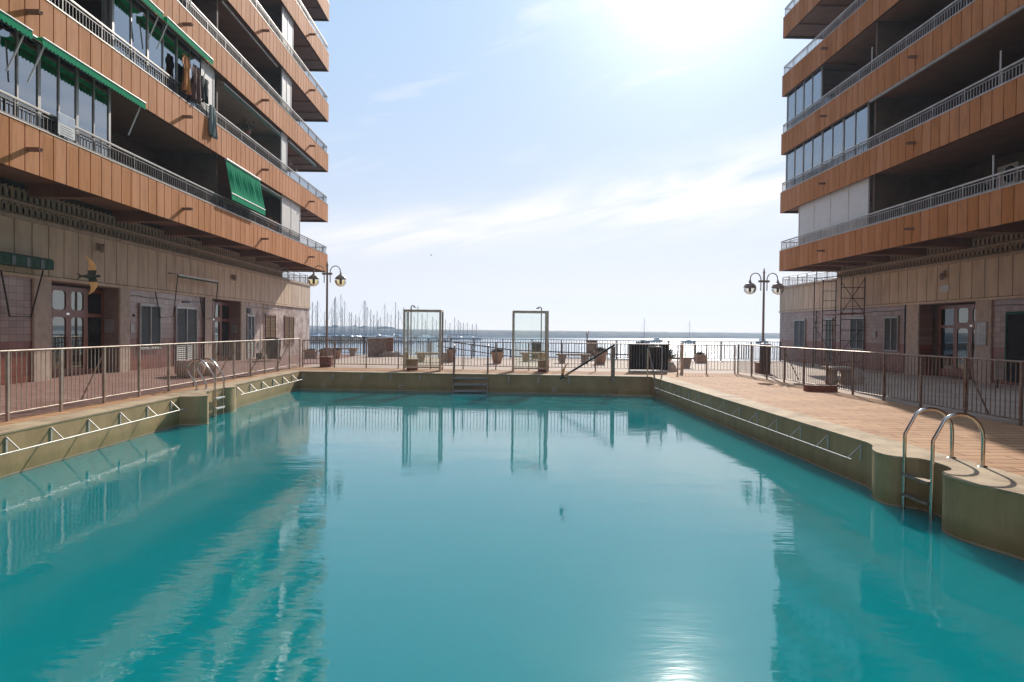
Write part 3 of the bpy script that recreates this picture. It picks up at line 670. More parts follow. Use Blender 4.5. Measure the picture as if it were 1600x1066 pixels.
# -- left ground floor skin
def wallbox(B, side, X, y0, y1, z0, z1, m, name, t=.5, proud=0): a = MB(); a.box(*sorted((X+side*proud, X-side*t)), y0, y1, z0, z1); return a.build(name, m, B)
XW = -11.5
wallbox(LB, 1, XW, -14, 17.2, 0, 2.7, m_tile, 'tiled_wall'); wallbox(LB, 1, XW, 17.2, 17.85, 0, 2.7, m_pil, 'pilaster', proud=.05)
entrance(1, XW, 17.85, 21.05, 18.55, 20.15, 21.03, 2.7, LB)
wallbox(LB, 1, XW, 21.05, 21.6, 0, 2.7, m_pil, 'pilaster', proud=.05)
wallbox(LB, 1, XW, 21.6, 27.0, 0, 2.7, m_tile, 'tiled_wall'); wallbox(LB, 1, XW, 27.0, 27.7, 0, 2.7, m_pil, 'pilaster', proud=.05)
entrance(1, XW, 27.7, 30.8, 28.3, 29.8, 30.78, 2.7, LB)
wallbox(LB, 1, XW, 30.8, 31.35, 0, 2.7, m_pil, 'pilaster', proud=.05)
wallbox(LB, 1, XW, 31.35, 41.93, 0, 2.7, m_plast, 'plaster_wall')
wallbox(LB, 1, XW-.5, 41.9, 41.93, 0, 2.7, m_plast, 'end_wall', t=10.4)
shutter_window(None, 1, XW, 22.25, 23.5, .85, 2.2, LB, m_greyfr, m_shut)
shutter_window(None, 1, XW, 24.7, 26.3, .14, 2.2, LB, m_greyfr, m_shut, 'shuttered_door')
shutter_window(None, 1, XW, 34.1, 35.5, .72, 2.15, LB, m_wood, m_shutb)
shutter_window(None, 1, XW, 37.1, 38.6, .72, 2.12, LB, m_wood, m_shutb)
shutter_window(None, 1, XW, 13.6, 15.9, .14, 2.25, LB, m_wood, m_shut, 'shuttered_door')
shutter_window(None, 1, XW, 31.6, 32.4, .14, 2.05, LB, m_greyfr, m_shut, 'shuttered_door')
a = MB(); a.box(XW-.5, XW-.1, 20.97, 21.0, 0, .01)
a = MB(); a.box(XW-.38, XW-.12, 20.98, 21.045, 1.35, 1.75); a.box(XW-.36, XW-.24, 20.975, 20.98, 1.42, 1.66); a.box(XW-.2, XW-.14, 20.975, 20.98, 1.5, 1.62); a.build('intercom_box', m_greyfr, LB)
a = MB(); a.box(XW-.36, XW-.12, 30.7, 30.795, 1.3, 1.65); a.build('intercom_box', m_greyfr, LB)
a = MB(); a.box(XW, XW+.05, 31.55, 32.0, 2.2, 2.42); a.build('vent_cover', m_bin, LB)
a = MB(); a.box(XW, XW+.03, 21.85, 21.93, 1.85, 1.93); a.build('house_number_plate', m_bin, LB)
a = MB(); a.box(XW, XW+.04, 25.2, 25.75, 2.42, 2.47); a.build('door_sign_lamp', m_bin, LB)
for (y, z) in ((19.9, 3.7), (29.75, 3.6)):
    a = MB(); a.box(XW+.03, XW+.09, y-.05, y+.05, z, z+.2); a.lathe([(0, .02), (.06, .02), (.075, .1), (.075, .2), (.05, .25), (0, .27)], (XW+.16, y, z-.08), 12); a.build('wall_lantern', m_lampm, LB)
# rolled dark striped awning at the near shop and its folding arms
a = MB(); n = 26
for k in range(n):
    y = 11+k*.25; a.box(XW+.03, XW+.34, y, y+.245, 2.93, 3.16); 
a.box(XW+.05, XW+.3, 11, 17.5, 3.16, 3.2); sa = a.build('rolled_awning', m_dkgreen, LB)
a = MB()
for k in range(0, n, 2): a.box(XW+.342, XW+.348, 11+k*.25, 11+k*.25+.12, 2.93, 3.14)
a.build('awning_stripes', m_bingreen, sa)
a = MB(); a.tube([(XW+.2, 17.3, 2.9), (XW+.1, 17.0, 1.75), (XW+.08, 16.3, 1.75), (XW+.1, 16.0, 2.8)], .02, 6); a.build('awning_arm', m_scaf, sa)
a = MB(); a.tube([(XW+.35, 24.1, 3.35), (XW+.35, 27.5, 3.35)], .035, 8); sb_ = a.build('folded_awning', m_white, LB)
a = MB(); a.box(XW+.3, XW+.36, 24.2, 27.5, 3.265, 3.31); a.build('awning_valance', m_dkgreen, sb_)
for y in (24.1, 27.5): MB().tube([(XW+.02, y, 3.4), (XW+.36, y, 3.36), (XW+.3, y-.2, 1.9), (XW+.1, y-.7, 1.85), (XW+.08, y-1.0, 2.7)], .018, 6).build('awning_arm', m_scaf, sb_)

# -- right ground floor skin
XR_ = 16.0
wallbox(RB, -1, XR_, -14, 22.2, 0, 2.7, m_tile, 'tiled_wall'); wallbox(RB, -1, XR_, 22.2, 22.95, 0, 2.7, m_pil, 'pilaster', proud=.05)
entrance(-1, XR_, 22.95, 26.1, 23.1, 24.7, 25.6, 2.7, RB)
wallbox(RB, -1, XR_, 26.1, 26.9, 0, 2.7, m_pil, 'pilaster', proud=.05)
wallbox(RB, -1, XR_, 26.9, 39.28, 0, 2.7, m_tile, 'tiled_wall')
wallbox(RB, -1, XR_+.5, 39.25, 39.28, 0, 2.7, m_plast, 'end_wall', t=10.4)
for (y0, y1, z0) in ((35.95, 37.2, .85), (33.0, 33.6, .14), (30.1, 31.2, .9), (27.5, 28.4, .9)):
    shutter_window(None, -1, XR_, y0, y1, z0, 2.2, RB, m_greyfr, m_shut, 'window' if z0 > .5 else 'shuttered_door')
shutter_window(None, -1, XR_, 18.9, 21.5, .1, 2.2, RB, m_dkgreen, m_dark, 'shuttered_door')
a = MB(); a.box(XR_-.09, XR_-.05, 22.35, 22.85, 1.2, 2.0); nb = a.build('notice_board', m_greyfr, RB)
a = MB(); a.box(XR_-.094, XR_-.09, 22.4, 22.8, 1.25, 1.95); a.build('paper_notice', m_postw, nb)
a = MB()
for k in range(14): a.box(XR_-.098, XR_-.094, 22.44, 22.44+random.uniform(.2, .32), 1.3+k*.045, 1.306+k*.045)
a.build('notice_text_lines', m_posti, nb)
a = MB(); a.box(XR_-.045, XR_-.03, 24.35, 24.85, 3.1, 3.32); a.build('wall_plaque', m_postw, RB)
a = MB(); a.box(XR_-.09, XR_-.03, 24.55, 24.65, 3.62, 3.86); a.lathe([(0, .02), (.06, .02), (.075, .1), (.075, .2), (.05, .25), (0, .27)], (XR_-.16, 24.6, 3.5), 12); a.build('wall_lantern', m_lampm, RB)

# pipes and cables on the ground floors, small wall fittings
for (B_, sd, X0_, y, m_) in ((LB, 1, XW, 26.95, m_bin), (LB, 1, XW, 33.6, m_pil), (RB, -1, XR_, 26.95, m_bin), (RB, -1, XR_, 34.6, m_scaf)):
    MB().tube([(X0_+sd*.06, y, .05), (X0_+sd*.06, y, 2.7)], .028, 8).build('drain_pipe', m_, B_)
for (B_, sd, X0_, y0, y1) in ((LB, 1, XW, 21.7, 26.9), (LB, 1, XW, 31.4, 36.6), (RB, -1, XR_, 27, 32.4), (RB, -1, XR_, 12, 22)):
    n = 16; MB().tube([(X0_+sd*.02, y0+(y1-y0)*k/n, 2.5+.02*math.sin(k*1.3)) for k in range(n+1)], .008, 5).build('wall_cable', m_bin, B_)
for (B_, sd, X0_, y, z) in ((LB, 1, XW, 21.75, 1.35), (LB, 1, XW, 33.1, .6), (RB, -1, XR_, 29.2, 1.4), (RB, -1, XR_, 34.9, 1.9)):
    MB().box(*sorted((X0_, X0_+sd*.05)), y-.1, y+.1, z, z+.26).build('meter_box', m_greyfr, B_)
def balcony_plant(label, x, y, z, seed, flower=False):
    T = thing('balcony_plant', label, 'balcony plant', (x, y, z)); random.seed(seed)
    MB().lathe([(0, 0), (.1, 0), (.15, .24), (.16, .26), (.13, .26), (0, .22)], (x, y, z), 12).build('pot', m_terra, T); f = MB()
    for k in range(140):
        c = Vector((x+random.gauss(0, .12), y+random.gauss(0, .16), z+.42+random.gauss(0, .13))); a_ = Vector([random.gauss(0, .04) for _ in range(3)]); b_ = Vector([random.gauss(0, .04) for _ in range(3)])
        f.add([c, c+a_, c+a_+b_, c+b_], [(0, 1, 2, 3)])
    f.build('foliage', m_cloth1 if flower else m_leaf, T)
balcony_plant('dark leafy plant inside the second left balcony with the dark green fringe', F-.55, 27.9, 8.72+.4, 3)
balcony_plant('red flowering plant on the lowest left balcony beside the white shutters', F-.45, 30.5, 5.3+.35, 4, True)
# ------------------------------------------------------------------ laundry and poster on the left railing
def garment(name, label, y0, y1, z0, z1, m, seed, shape='shirt'):
    random.seed(seed); mb = MB(); nu, nv = 8, 12; vs = []
    for s_ in (0, 1):
        for i in range(nv+1):
            t = i/nv; z = z1-(z1-z0)*t
            wid = 1-.25*math.sin(t*3+seed) if shape == 'shirt' else 1
            if shape == 'shirt' and .15 < t < .3: wid = 1.1
            for j in range(nu+1):
                u = j/nu-.5; y = (y0+y1)/2+u*(y1-y0)*wid
                x = F+.06+.05*math.sin(u*14+seed+t*2)*(.3+t)+s_*.02
                vs.append((x, y, z+.03*math.cos(u*9+seed)*t))
    st = (nu+1)*(nv+1)
    fs = [(s_*st+i*(nu+1)+j, s_*st+i*(nu+1)+j+1, s_*st+(i+1)*(nu+1)+j+1, s_*st+(i+1)*(nu+1)+j) for s_ in (0, 1) for i in range(nv) for j in range(nu)]
    mb.add(vs, fs, True); return tag(mb.build(name, m), label, 'laundry', 'laundry drying on the left balcony railing')
garment('hanging_shirt', 'orange and yellow garment drying on the second balcony railing of the left block', 20.95, 21.45, 8.65, 9.75, m_cloth1, 1)
garment('hanging_trousers', 'dark brown garment drying between the orange one and the black one', 21.6, 22.2, 8.6, 9.7, m_cloth2, 2)
garment('hanging_jumper', 'black garment drying at the right end of the laundry', 22.25, 22.8, 8.8, 9.55, m_cloth3, 4)
garment('hanging_towel', 'grey green striped towel hanging below the black garment over the orange band', 22.95, 23.4, 7.85, 8.85, m_towel, 5, 'towel')
P = thing('railing_poster', 'small blue and white poster tied to the lowest railing of the left block', 'poster', (F+.05, 15.55, 5.72))
a = MB(); a.box(F+.0, F+.012, 15.25, 15.85, 5.72, 6.2); a.build('sheet', m_postw, P)
a = MB(); a.box(F+.0125, F+.015, 15.27, 15.83, 5.98, 6.18); a.build('photo_area', m_postb, P)
a = MB()
for k in range(4): a.box(F+.0125, F+.015, 15.32, 15.78-.05*(k % 2), 5.76+k*.05, 5.775+k*.05)
a.build('text_lines', m_posti, P)

# ------------------------------------------------------------------ fences
def fence(name, label, pts, h, zbot, sp, post_at, m, group=None, base=0, pr=.022, br=.007, braces=(), bside=1, mp=None):
    """pts: polyline (x,y); posts at every post_at metres"""
    T = thing(name, label, 'fence', (pts[0][0], pts[0][1], base), group); rail = MB(); bal = MB()
    for a_, b_ in zip(pts, pts[1:]):
        A, Bv = Vector((*a_, base)), Vector((*b_, base)); ln = (Bv-A).length; d = (Bv-A)/ln
        up = Vector((0, 0, 1))
        rail.tube([A+up*h, Bv+up*h], .018, 6); rail.tube([A+up*zbot, Bv+up*zbot], .013, 6)
        n = int(round(ln/sp))
        for k in range(n): 
            p = A+d*(ln*(k+.5)/n); bal.box(p.x-br, p.x+br, p.y-br, p.y+br, base+zbot, base+h)
        n = max(1, int(round(ln/post_at)))
        for k in range(n+1):
            p = A+d*(ln*k/n); po = MB(); po.box(p.x-pr, p.x+pr, p.y-pr, p.y+pr, base, base+h+.005)
            if k in braces:
                nn = Vector((-d.y, d.x, 0))*bside; po.tube([p+up*h*.9, p+nn*.55+d*.12], .016, 6)
            po.build('post', mp or m, T)
    rail.build('rails', m, T); bal.build('balusters', m, T)
    return T
fence('pool_fence', 'pale metal fence with thin bars running along the left edge of the pool', [(-7.9, .41), (-7.9, 27.45)], 1.13, .13, .122, 1.36, m_railw, 'metal fences round the pool', braces=(10, 15, 17, 19), bside=1, br=.005)
fence('pool_fence', 'dark metal fence with thin bars running along the right tiled deck', [(8.95, .4), (8.95, 25.8)], 1.1, .1, .122, 1.41, m_steel2, 'metal fences round the pool', braces=(6, 9, 15), bside=-1)
fence('pool_fence', 'metal fence behind the showers at the far end of the pool', [(-7.8, 27.5), (4.95, 26.35)], 1.07, .14, .125, 1.28, m_steel2, 'metal fences round the pool', br=.0095)
fence('pool_fence', 'short metal fence and gate right of the black screen, joining the right fence', [(6.6, 25.5), (8.85, 25.85)], 1.07, .14, .125, 1.1, m_railw, 'metal fences round the pool')
fence('sea_fence', 'tall thin railing on the edge of the quay above the sea', [(-12.6, 42.6), (-8.05, 41.1), (-1.45, 38.6), (5, 37.9), (12, 37.3), (15.5, 37.9)], 1.05, .1, .14, 1.5, m_scaf, pr=.03, br=.012)
# ramp handrail beyond the left shower
T = thing('ramp_handrail', 'dark double handrail sloping down to the right between the showers', 'handrail', (-3.2, 37.2, 0))
a = MB(); a.tube([(-3.4, 37.3, .98), (.7, 37.0, .48), (8.5, 36.9, .25)], .03, 8); a.tube([(-3.4, 37.3, .66), (.7, 37.0, .12), (8.5, 36.9, .03)], .022, 8); a.build('rails', m_scaf, T)
for (x, z) in ((-3.3, .97), (-1.5, .75), (.6, .49), (3.2, .4), (6, .32), (8.4, .25)): MB().tube([(x, 37.2, 0), (x, 37.2, z)], .022, 6).build('post', m_scaf, T)

# ------------------------------------------------------------------ pool edge rails (brackets)
def gutter_rail(label, pts_y, X, side, y0, y1, rail=True):
    T = thing('pool_gutter_rail', label, 'pool rail', (X, y0, -.3), 'rails on brackets along the pool walls')
    xr = X+side*.2
    if rail: MB().tube([(xr, y0, -.26), (xr, y1, -.26)], .013, 6).build('rail', m_cap, T)
    for y in pts_y:
        b = MB(); b.tube([(X+side*.01, y, -.08), (xr, y, -.26)], .011, 5); b.box(*sorted((X, X+side*.015)), y-.02, y+.02, -.3, -.07)
        b.build('bracket', m_cap if side > 0 else m_steel2, T)
gutter_rail('long pale rail on brackets along the near left pool wall', [15.1-k for k in range(13)], -7.13, 1, 1.4, 15.4)
gutter_rail('short pale rail on brackets along the far left pool wall', [18.9+k for k in range(6)], -7.14, 1, 18.65, 24.6)
T = thing('pool_gutter_rail', 'rail on twelve brackets along the shaded right pool wall', 'pool rail', (5.24, 15, -.3), 'rails on brackets along the pool walls')
xa = lambda y: 5.28-.08*(y-9.8)/13.9
MB().tube([(xa(9.85)-.2, 9.85, -.26), (xa(22.2)-.2, 22.2, -.26)], .009, 6).build('rail', m_shutw, T)
for k in range(13):
    y = 9.95+k; x = xa(y); b = MB(); b.tube([(x-.01, y, -.08), (x-.2, y, -.26)], .011, 5); b.box(x-.012, x, y-.02, y+.02, -.3, -.07); b.build('bracket', m_cap, T)
T = thing('pool_bracket_row', 'row of bare metal brackets along the far pool wall', 'brackets', (-1, 24.4, -.3))
for x in [-7.0+1.045*k for k in range(10)]:
    t = (x-FL[0])/(FR[0]-FL[0]); y = FL[1]+(FR[1]-FL[1])*t
    if -1.9 < x < -.3: continue
    b = MB(); b.box(x-.02, x+.02, y-.02, y, -.28, -.07); b.tube([(x, y-.01, -.1), (x, y-.16, -.24)], .014, 5); b.build('bracket', m_cap, T)
T = thing('pool_inlet_row', 'small round water inlets on the far pool wall', 'inlets', (-1, 24.4, -.5))
for x in (-6.3, -3.5, -.5 , 1.9):
    t = (x-FL[0])/(FR[0]-FL[0]); y = FL[1]+(FR[1]-FL[1])*t-.012
    b = MB(); pts = [(x+.06*math.cos(q*.5236), y, -.5+.06*math.sin(q*.5236)) for q in range(13)]; b.tube(pts, .01, 5, False); b.build('inlet', m_white, T)

# ------------------------------------------------------------------ ladders
def ladder(label, side, ya, yb, xf, xb, zend=-1.1, nst=4, top=.62, prof=None):
    """side=+1 ladder on right edge, handrails arch from rear feet at xb to the stringers at xf"""
    T = thing('pool_ladder', label, 'pool ladder', (xb, (ya+yb)/2, 0), 'curved steel pool ladders')
    for y in (ya, yb):
        w_ = xb-xf; r = abs(w_)*.47
        pts = [(xb, y, 0), (xb, y, top-r)]
        cx = xb-side*r; 
        for k in range(1, 8): an = math.pi*.72*k/7; pts.append((cx+side*r*math.cos(an), y, top-r+r*math.sin(an)))
        last = pts[-1]; pts.append((xf, y, .3)); pts.append((xf-side*.0, y, .24)); pts.append((xf, y, zend))
        if prof: pts = [(px_, y, pz_) for px_, pz_ in prof]
        h = MB().tube(pts, .022, 10); h.build('handrail', m_steel, T)
        fl = MB(); fl.lathe([(0, .012), (.04, .012), (.055, .002)], (xb, y, 0), 14); fl.build('floor_flange', m_steel, T)
    for k in range(nst):
        z = -.2-.25*k; s_ = MB(); s_.box(xf-.045, xf+.045, ya+.02, yb-.02, z-.02, z+.012); s_.build('tread', m_white if side < 0 else m_steel2, T)
ladder('steel pool ladder with arched handrails at the near right edge, seen large', 1, 8.02, 8.58, 5.1, 5.7)
ladder('steel pool ladder with white treads set in the left pool wall', -1, 17.0, 17.55, -6.96, -7.4,
       prof=[(-7.4, 0), (-7.4, .1), (-7.43, .17), (-7.6, .44), (-7.63, .54), (-7.6, .63), (-7.52, .71), (-7.4, .75), (-7.28, .73), (-7.2, .66), (-6.98, .36), (-6.96, .28), (-6.96, -1.1)])

# wide steps into the pool at the far end
T = thing('pool_steps', 'wide dark metal steps with two handrails at the middle of the far pool wall', 'pool steps', (-1.1, 24.6, 0))
for x in (-1.62, -.42):
    h = MB(); h.tube([(x, 24.75, 0), (x, 24.75, .9), (x, 24.68, 1.0), (x, 24.58, .96), (x, 24.28, -.1), (x, 24.0, -.95)], .028, 8); h.build('handrail', m_steel2, T)
    h = MB(); h.add([(x-.02, 24.42, -.1), (x-.02, 24.05, -.95), (x-.02, 23.9, -.95), (x-.02, 24.27, -.1), (x+.02, 24.42, -.1), (x+.02, 24.05, -.95), (x+.02, 23.9, -.95), (x+.02, 24.27, -.1)],
          [(0, 1, 2, 3), (7, 6, 5, 4), (0, 3, 7, 4), (1, 5, 6, 2), (0, 4, 5, 1), (3, 2, 6, 7)]); h.build('stringer', m_steel2, T)
for k in range(4):
    z = -.12-.22*k; y = 24.34-.085*k; b = MB(); b.box(-1.6, -.44, y-.13, y+.1, z-.025, z+.01); b.box(-1.6, -.44, y-.135, y-.13, z-.06, z+.014); b.build('tread', m_greyfr, T)

# corner stair of the pool
st = MB()
for k in range(4):
    z = -.22-.2*k; r_ = -.1+.36*k; pts = [(5.2, 23.68)]+[(5.2-(.9+r_)*math.cos(q*math.pi/2/8), 23.76-r_*.9*math.sin(q*math.pi/2/8)) for q in range(9)]
    pts[1] = (pts[1][0], 23.76); c = [(x, y, z) for x, y in pts]; n = len(c)
    st.add(c, [tuple(range(n))]); st.add([(x, y, z) for x, y in pts]+[(x, y, -1.85) for x, y in pts], [(i, i+1, n+i+1, n+i) for i in range(n-1)])
struct(st.build('pool_stair', m_poolw))
T = thing('stair_handrail', 'straight dark handrail slanting down into the pool from a square post', 'handrail', (3.9, 23.95, 0))
MB().box(3.82, 3.94, 23.55, 23.67, -.2, 1.02).build('post', m_steel2, T)
MB().tube([(3.92, 23.6, 1.08), (2.0, 22.9, -.05)], .035, 8).build('rail', m_scaf, T)
T = thing('stair_handrail', 'looped steel handrail in the far right corner of the pool', 'handrail', (5.3, 23.3, 0))
MB().tube([(5.1, 23.75, 0), (5.1, 23.75, .95), (5.13, 23.7, 1.03), (5.5, 23.45, 1.03), (5.52, 23.4, .96), (5.5, 23.35, 0)], .026, 8).build('loop', m_steel, T)
MB().tube([(5.12, 23.72, .98), (5.1, 22.1, -.5)], .026, 8).build('sloping_rail', m_steel2, T)

# ------------------------------------------------------------------ showers
def shower(label, x0, x1, y0, y1, px, boxx, mir):
    T = thing('glass_shower', label, 'shower', ((x0+x1)/2, (y0+y1)/2, 0), 'open air glass showers at the far end of the pool')
    H = 2.2; t = .035
    for (x, y) in ((x0, y0), (x1, y0), (x0, y1), (x1, y1)): MB().box(x-t, x+t, y-t, y+t, 0, H).build('post', m_brass, T)
    b = MB()
    b.box(x0-t, x1+t, y0-t, y0+t, H, H+.07); b.box(x0-t, x1+t, y1-t, y1+t, H, H+.07); b.box(x0-t, x0+t, y0+t, y1-t, H, H+.07); b.box(x1-t, x1+t, y0+t, y1-t, H, H+.07)
    b.box(x0+t, x1-t, y0-.02, y0+.02, .12, .18); b.box(x0-.02, x0+.02, y0+t, y1-t, .12, .18); b.box(x1-.02, x1+.02, y0+t, y1-t, .12, .18)
    b.build('frame', m_brass, T)
    MB().box(x0+t, x1-t, y0-.005, y0+.005, .18, H).build('glass_panel', m_clear, T)
    MB().box(x0-.005, x0+.005, y0+t, y1-t, .18, H).build('glass_panel', m_clear, T); MB().box(x1-.005, x1+.005, y0+t, y1-t, .18, H).build('glass_panel', m_clear, T)
    p = MB(); ym = (y0+y1)/2+.1; p.tube([(px, ym, 0), (px, ym, H+.18), (px+mir*.03, ym, H+.23), (px+mir*.12, ym, H+.22)], .022, 8); p.build('water_pipe', m_steel2, T)
    h = MB(); h.lathe([(0, .05), (.03, .05), (.07, 0), (0, 0)], (px+mir*.14, ym, H+.16), 12); h.build('shower_head', m_steel2, T)
    f = MB(); f.box(boxx-.2, boxx+.2, ym-.05, ym+.25, 0, .38); f.box(boxx-.22, boxx+.22, ym-.07, ym+.27, .38, .42); f.build('pedestal', m_terra, T)
shower('glass shower cubicle with bronze frame, left of the wide pool steps', -3.52, -2.2, 25.45, 26.5, -3.35, -3.3, 1)
shower('glass shower cubicle with bronze frame, between the pool steps and the slanting handrail', .5, 1.75, 25.4, 26.4, 1.55, 1.65, -1)

# ------------------------------------------------------------------ street lamps
def lamp(label, x, y, mg, amber, H, boxm):
    T = thing('street_lamp', label, 'street lamp', (x, y, 0), 'double globe lamps by the pool')
    zc = H-.6
    MB().tube([(x, y, .3), (x, y, zc-.5), (x, y, H-.15)], [.05, .042, .035], 10).build('pole', m_lampm, T)
    MB().lathe([(.045, 0), (.05, .02), (.02, .08), (.03, .11), (0, .2)], (x, y, H-.17), 10).build('finial', m_lampm, T)
    MB().box(x-.2, x+.2, y-.06, y+.06, zc+.06, zc+.14).build('collar', m_lampm, T)
    for s_ in (-1, 1):
        a0 = MB(); xa_, xb_ = x+s_*.12, x+s_*.54; c = ((xa_+xb_)/2, y, zc+.22); r_ = .195
        pts = [(xa_, y, zc-.26), (xa_, y, zc+.22)]+[tuple(p) for p in arc(c, r_*1.0, math.pi, 0, 10, (s_, 0, 0), (0, 0, 1))][1:]+[(xb_, y, zc+.1)]
        arm = a0.tube(pts, .019, 8).build('arm', m_lampm, T)
        gz = zc-.18; R_ = .235
        cap = MB().lathe([(.03, R_+.1), (.045, R_+.02), (.1, R_-.02), (.11, R_-.05)]+[(R_*1.02*math.sin(a_), R_*math.cos(a_)) for a_ in [R(30+k*9) for k in range(7 if not amber else 6)]], (xb_, y, gz), 20); cap.build('hood', m_lampm, T)
        g = MB().lathe([(R_*math.sin(R(84+k*9.6)), R_*math.cos(R(84+k*9.6))) for k in range(11)], (xb_, y, gz), 20); gg = g.build('globe', mg, T)
        MB().lathe([(0, .06), (.05, .06), (.05, -.1), (.035, -.14), (0, -.15)], (xb_, y, gz), 10).build('bulb', m_shutb, gg)
    b = MB(); b.box(x-.22, x+.22, y-.22, y+.22, 0, .36); b.box(x-.24, x+.24, y-.24, y+.24, .36, .4); b.build('base_box', boxm, T)
lamp('double lamp post with amber globes standing in a brown box on the left', -6.97, 27.95, m_globe, True, 4.24, m_terra)
lamp('double lamp post with clear globes beside the right block, black bin at its foot', 10.15, 26.5, m_globe2, False, 4.03, m_terra)

# ------------------------------------------------------------------ bins
def wheelie(name, label, x, y, h, w_, m, ground=0):
    T = thing(name, label, 'bin', (x, y, ground)); hw = w_/2; d = w_*.5
    b = MB(); z0, z1 = ground+.05, ground+h-.08
    b.add([(x-hw*.78, y-d*.78, z0), (x+hw*.78, y-d*.78, z0), (x+hw*.78, y+d*.78, z0), (x-hw*.78, y+d*.78, z0), (x-hw, y-d, z1), (x+hw, y-d, z1), (x+hw, y+d, z1), (x-hw, y+d, z1)],
          [(0, 3, 2, 1), (4, 5, 6, 7), (0, 1, 5, 4), (1, 2, 6, 5), (2, 3, 7, 6), (3, 0, 4, 7)])
    b.build('body', m, T)
    l_ = MB(); l_.box(x-hw-.03, x+hw+.03, y-d-.04, y+d+.03, z1+.001, z1+.05); l_.box(x-hw+.02, x+hw-.02, y-d+.03, y+d-.02, z1+.05, z1+.09); l_.build('lid', m, T)
    for s_ in (-1, 1):
        wv = MB(); pts = [(x+s_*hw*.8, y+d*.8+.07*math.cos(q*.5236), z0+.03+.07*math.sin(q*.5236)) for q in range(13)]; wv.tube(pts, .02, 6, False); wv.build('wheel', m_bin, T)
wheelie('waste_bin', 'black wheeled bin behind the left fence by the lit plaster wall', -10.2, 31.3, .98, .55, m_bin, .1)
wheelie('waste_bin', 'grey green wheeled bin seen through the right shower glass', 1.92, 36.6, .95, .5, m_bingreen)
T = thing('litter_bin', 'brown square litter bin on a post beside the potted agave at the sea railing', 'litter bin', (4.95, 37.2, 0))
MB().box(4.68, 5.2, 36.95, 37.45, .18, 1.0).build('body', m_steel2, T); MB().box(4.65, 5.23, 36.92, 37.48, 1.0, 1.05).build('lid', m_scaf, T)
MB().tube([(4.7, 37.2, 0), (4.7, 37.2, 1.35)], .03, 6).build('post', m_scaf, T)
MB().tube([(4.7, 37.2, 1.3), (4.62, 37.15, 1.5)], .03, 6).tube([(4.7, 37.2, 1.3), (4.8, 37.2, 1.55)], .025, 6).build('bracket', m_cap, T)
T = thing('litter_bin', 'tall round black bin standing in front of the right lamp post base', 'litter bin', (10.05, 26.05, 0))
MB().lathe([(0, .02), (.17, .02), (.2, .05), (.21, 1.0), (0, 1.0)], (10.05, 26.0, .06), 18).build('drum', m_bin, T); MB().lathe([(.22, 0), (.22, .05), (.12, .1), (0, .1)], (10.05, 26.0, 1.06), 18).build('lid', m_white, T)
MB().box(9.9, 10.2, 25.87, 26.13, 0, .06).build('foot', m_bin, T)

# ------------------------------------------------------------------ benches, tables
def bench(label, x0, x1, y, h=.45, tilt=0):
    T = thing('concrete_bench', label, 'bench', ((x0+x1)/2, y, 0), 'concrete benches along the sea railing')
    MB().box(x0, x1, y-.22, y+.22, h-.08, h).build('seat', m_conc, T)
    for x in (x0+.28, x1-.28):
        b = MB(); b.add([(x-.12, y-.17, 0), (x+.12, y-.17, 0), (x+.12, y+.17, 0), (x-.12, y+.17, 0), (x-.19, y-.19, h-.08), (x+.19, y-.19, h-.08), (x+.19, y+.19, h-.08), (x-.19, y+.19, h-.08)],
              [(0, 3, 2, 1), (0, 1, 5, 4), (1, 2, 6, 5), (2, 3, 7, 6), (3, 0, 4, 7), (4, 5, 6, 7)]); b.build('leg', m_conc, T)
bench('concrete bench by the sea railing right of the left lamp post', -9.9, -8.05, 39.3)
bench('concrete bench seen through the left shower glass', -4.0, -2.3, 32.9)
bench('concrete bench between the right shower and the litter bin', 2.7, 4.35, 33.0)
bench('low concrete bench seen behind the shower with the pedestal box on its right', 1.0, 2.35, 34.5)
bench('concrete bench right of the black screen, beside a bronze post', 6.7, 8.3, 29.6)
T = thing('stone_table', 'low stone table on two lumpy legs outside the right fence near the scaffold', 'stone table', (10.4, 20.9, 0))
MB().box(9.95, 10.75, 20.5, 21.3, .46, .53).build('tabletop', m_conc, T)
for x_ in (10.13, 10.57): MB().lathe([(.17, 0), (.2, .1), (.14, .26), (.18, .46), (0, .46)], (x_, 20.9, 0), 12).build('leg', m_conc, T)
MB().lathe([(.2, 0), (.24, .12), (.2, .34), (.1, .4), (0, .4)], (11.1, 21.3, 0), 12).build('side_seat', m_conc, T)
T = thing('stone_trough', 'rounded stone trough behind the left fence near the steel ladder', 'trough', (-9.3, 20.9, .07))
MB().lathe([(0, 0), (.3, 0), (.4, .12), (.44, .34), (.4, .5), (.34, .52), (.3, .42), (0, .4)], (-9.3, 20.9, .04), 14).build('body', m_pot, T)
MB().lathe([(0, 0), (.24, 0), (.27, .3), (.22, .4), (0, .38)], (-9.15, 21.7, .04), 12).build('side_lobe', m_pot, T)
T = thing('orange_trough', 'low rust orange curved planter on the right deck by the fence', 'planter', (8.5, 18.2, 0))
b = MB(); n = 10; vs = []
for k in range(n+1):
    u = -1+2*k/n; x = 8.6+.42*u; yy = 18.25-.16*(1-u*u); vs += [(x, yy, 0), (x, yy, .17), (x, 18.45, .17), (x, 18.45, 0)]
b.add(vs, [(4*k+a, 4*k+(a+1) % 4, 4*k+4+(a+1) % 4, 4*k+4+a) for k in range(n) for a in range(4)]+[(0, 1, 2, 3), (4*n+3, 4*n+2, 4*n+1, 4*n)]); b.build('body', m_terra, T)
MB().box(8.25, 8.95, 18.3, 18.42, .171, .18).build('soil', m_dark, T)

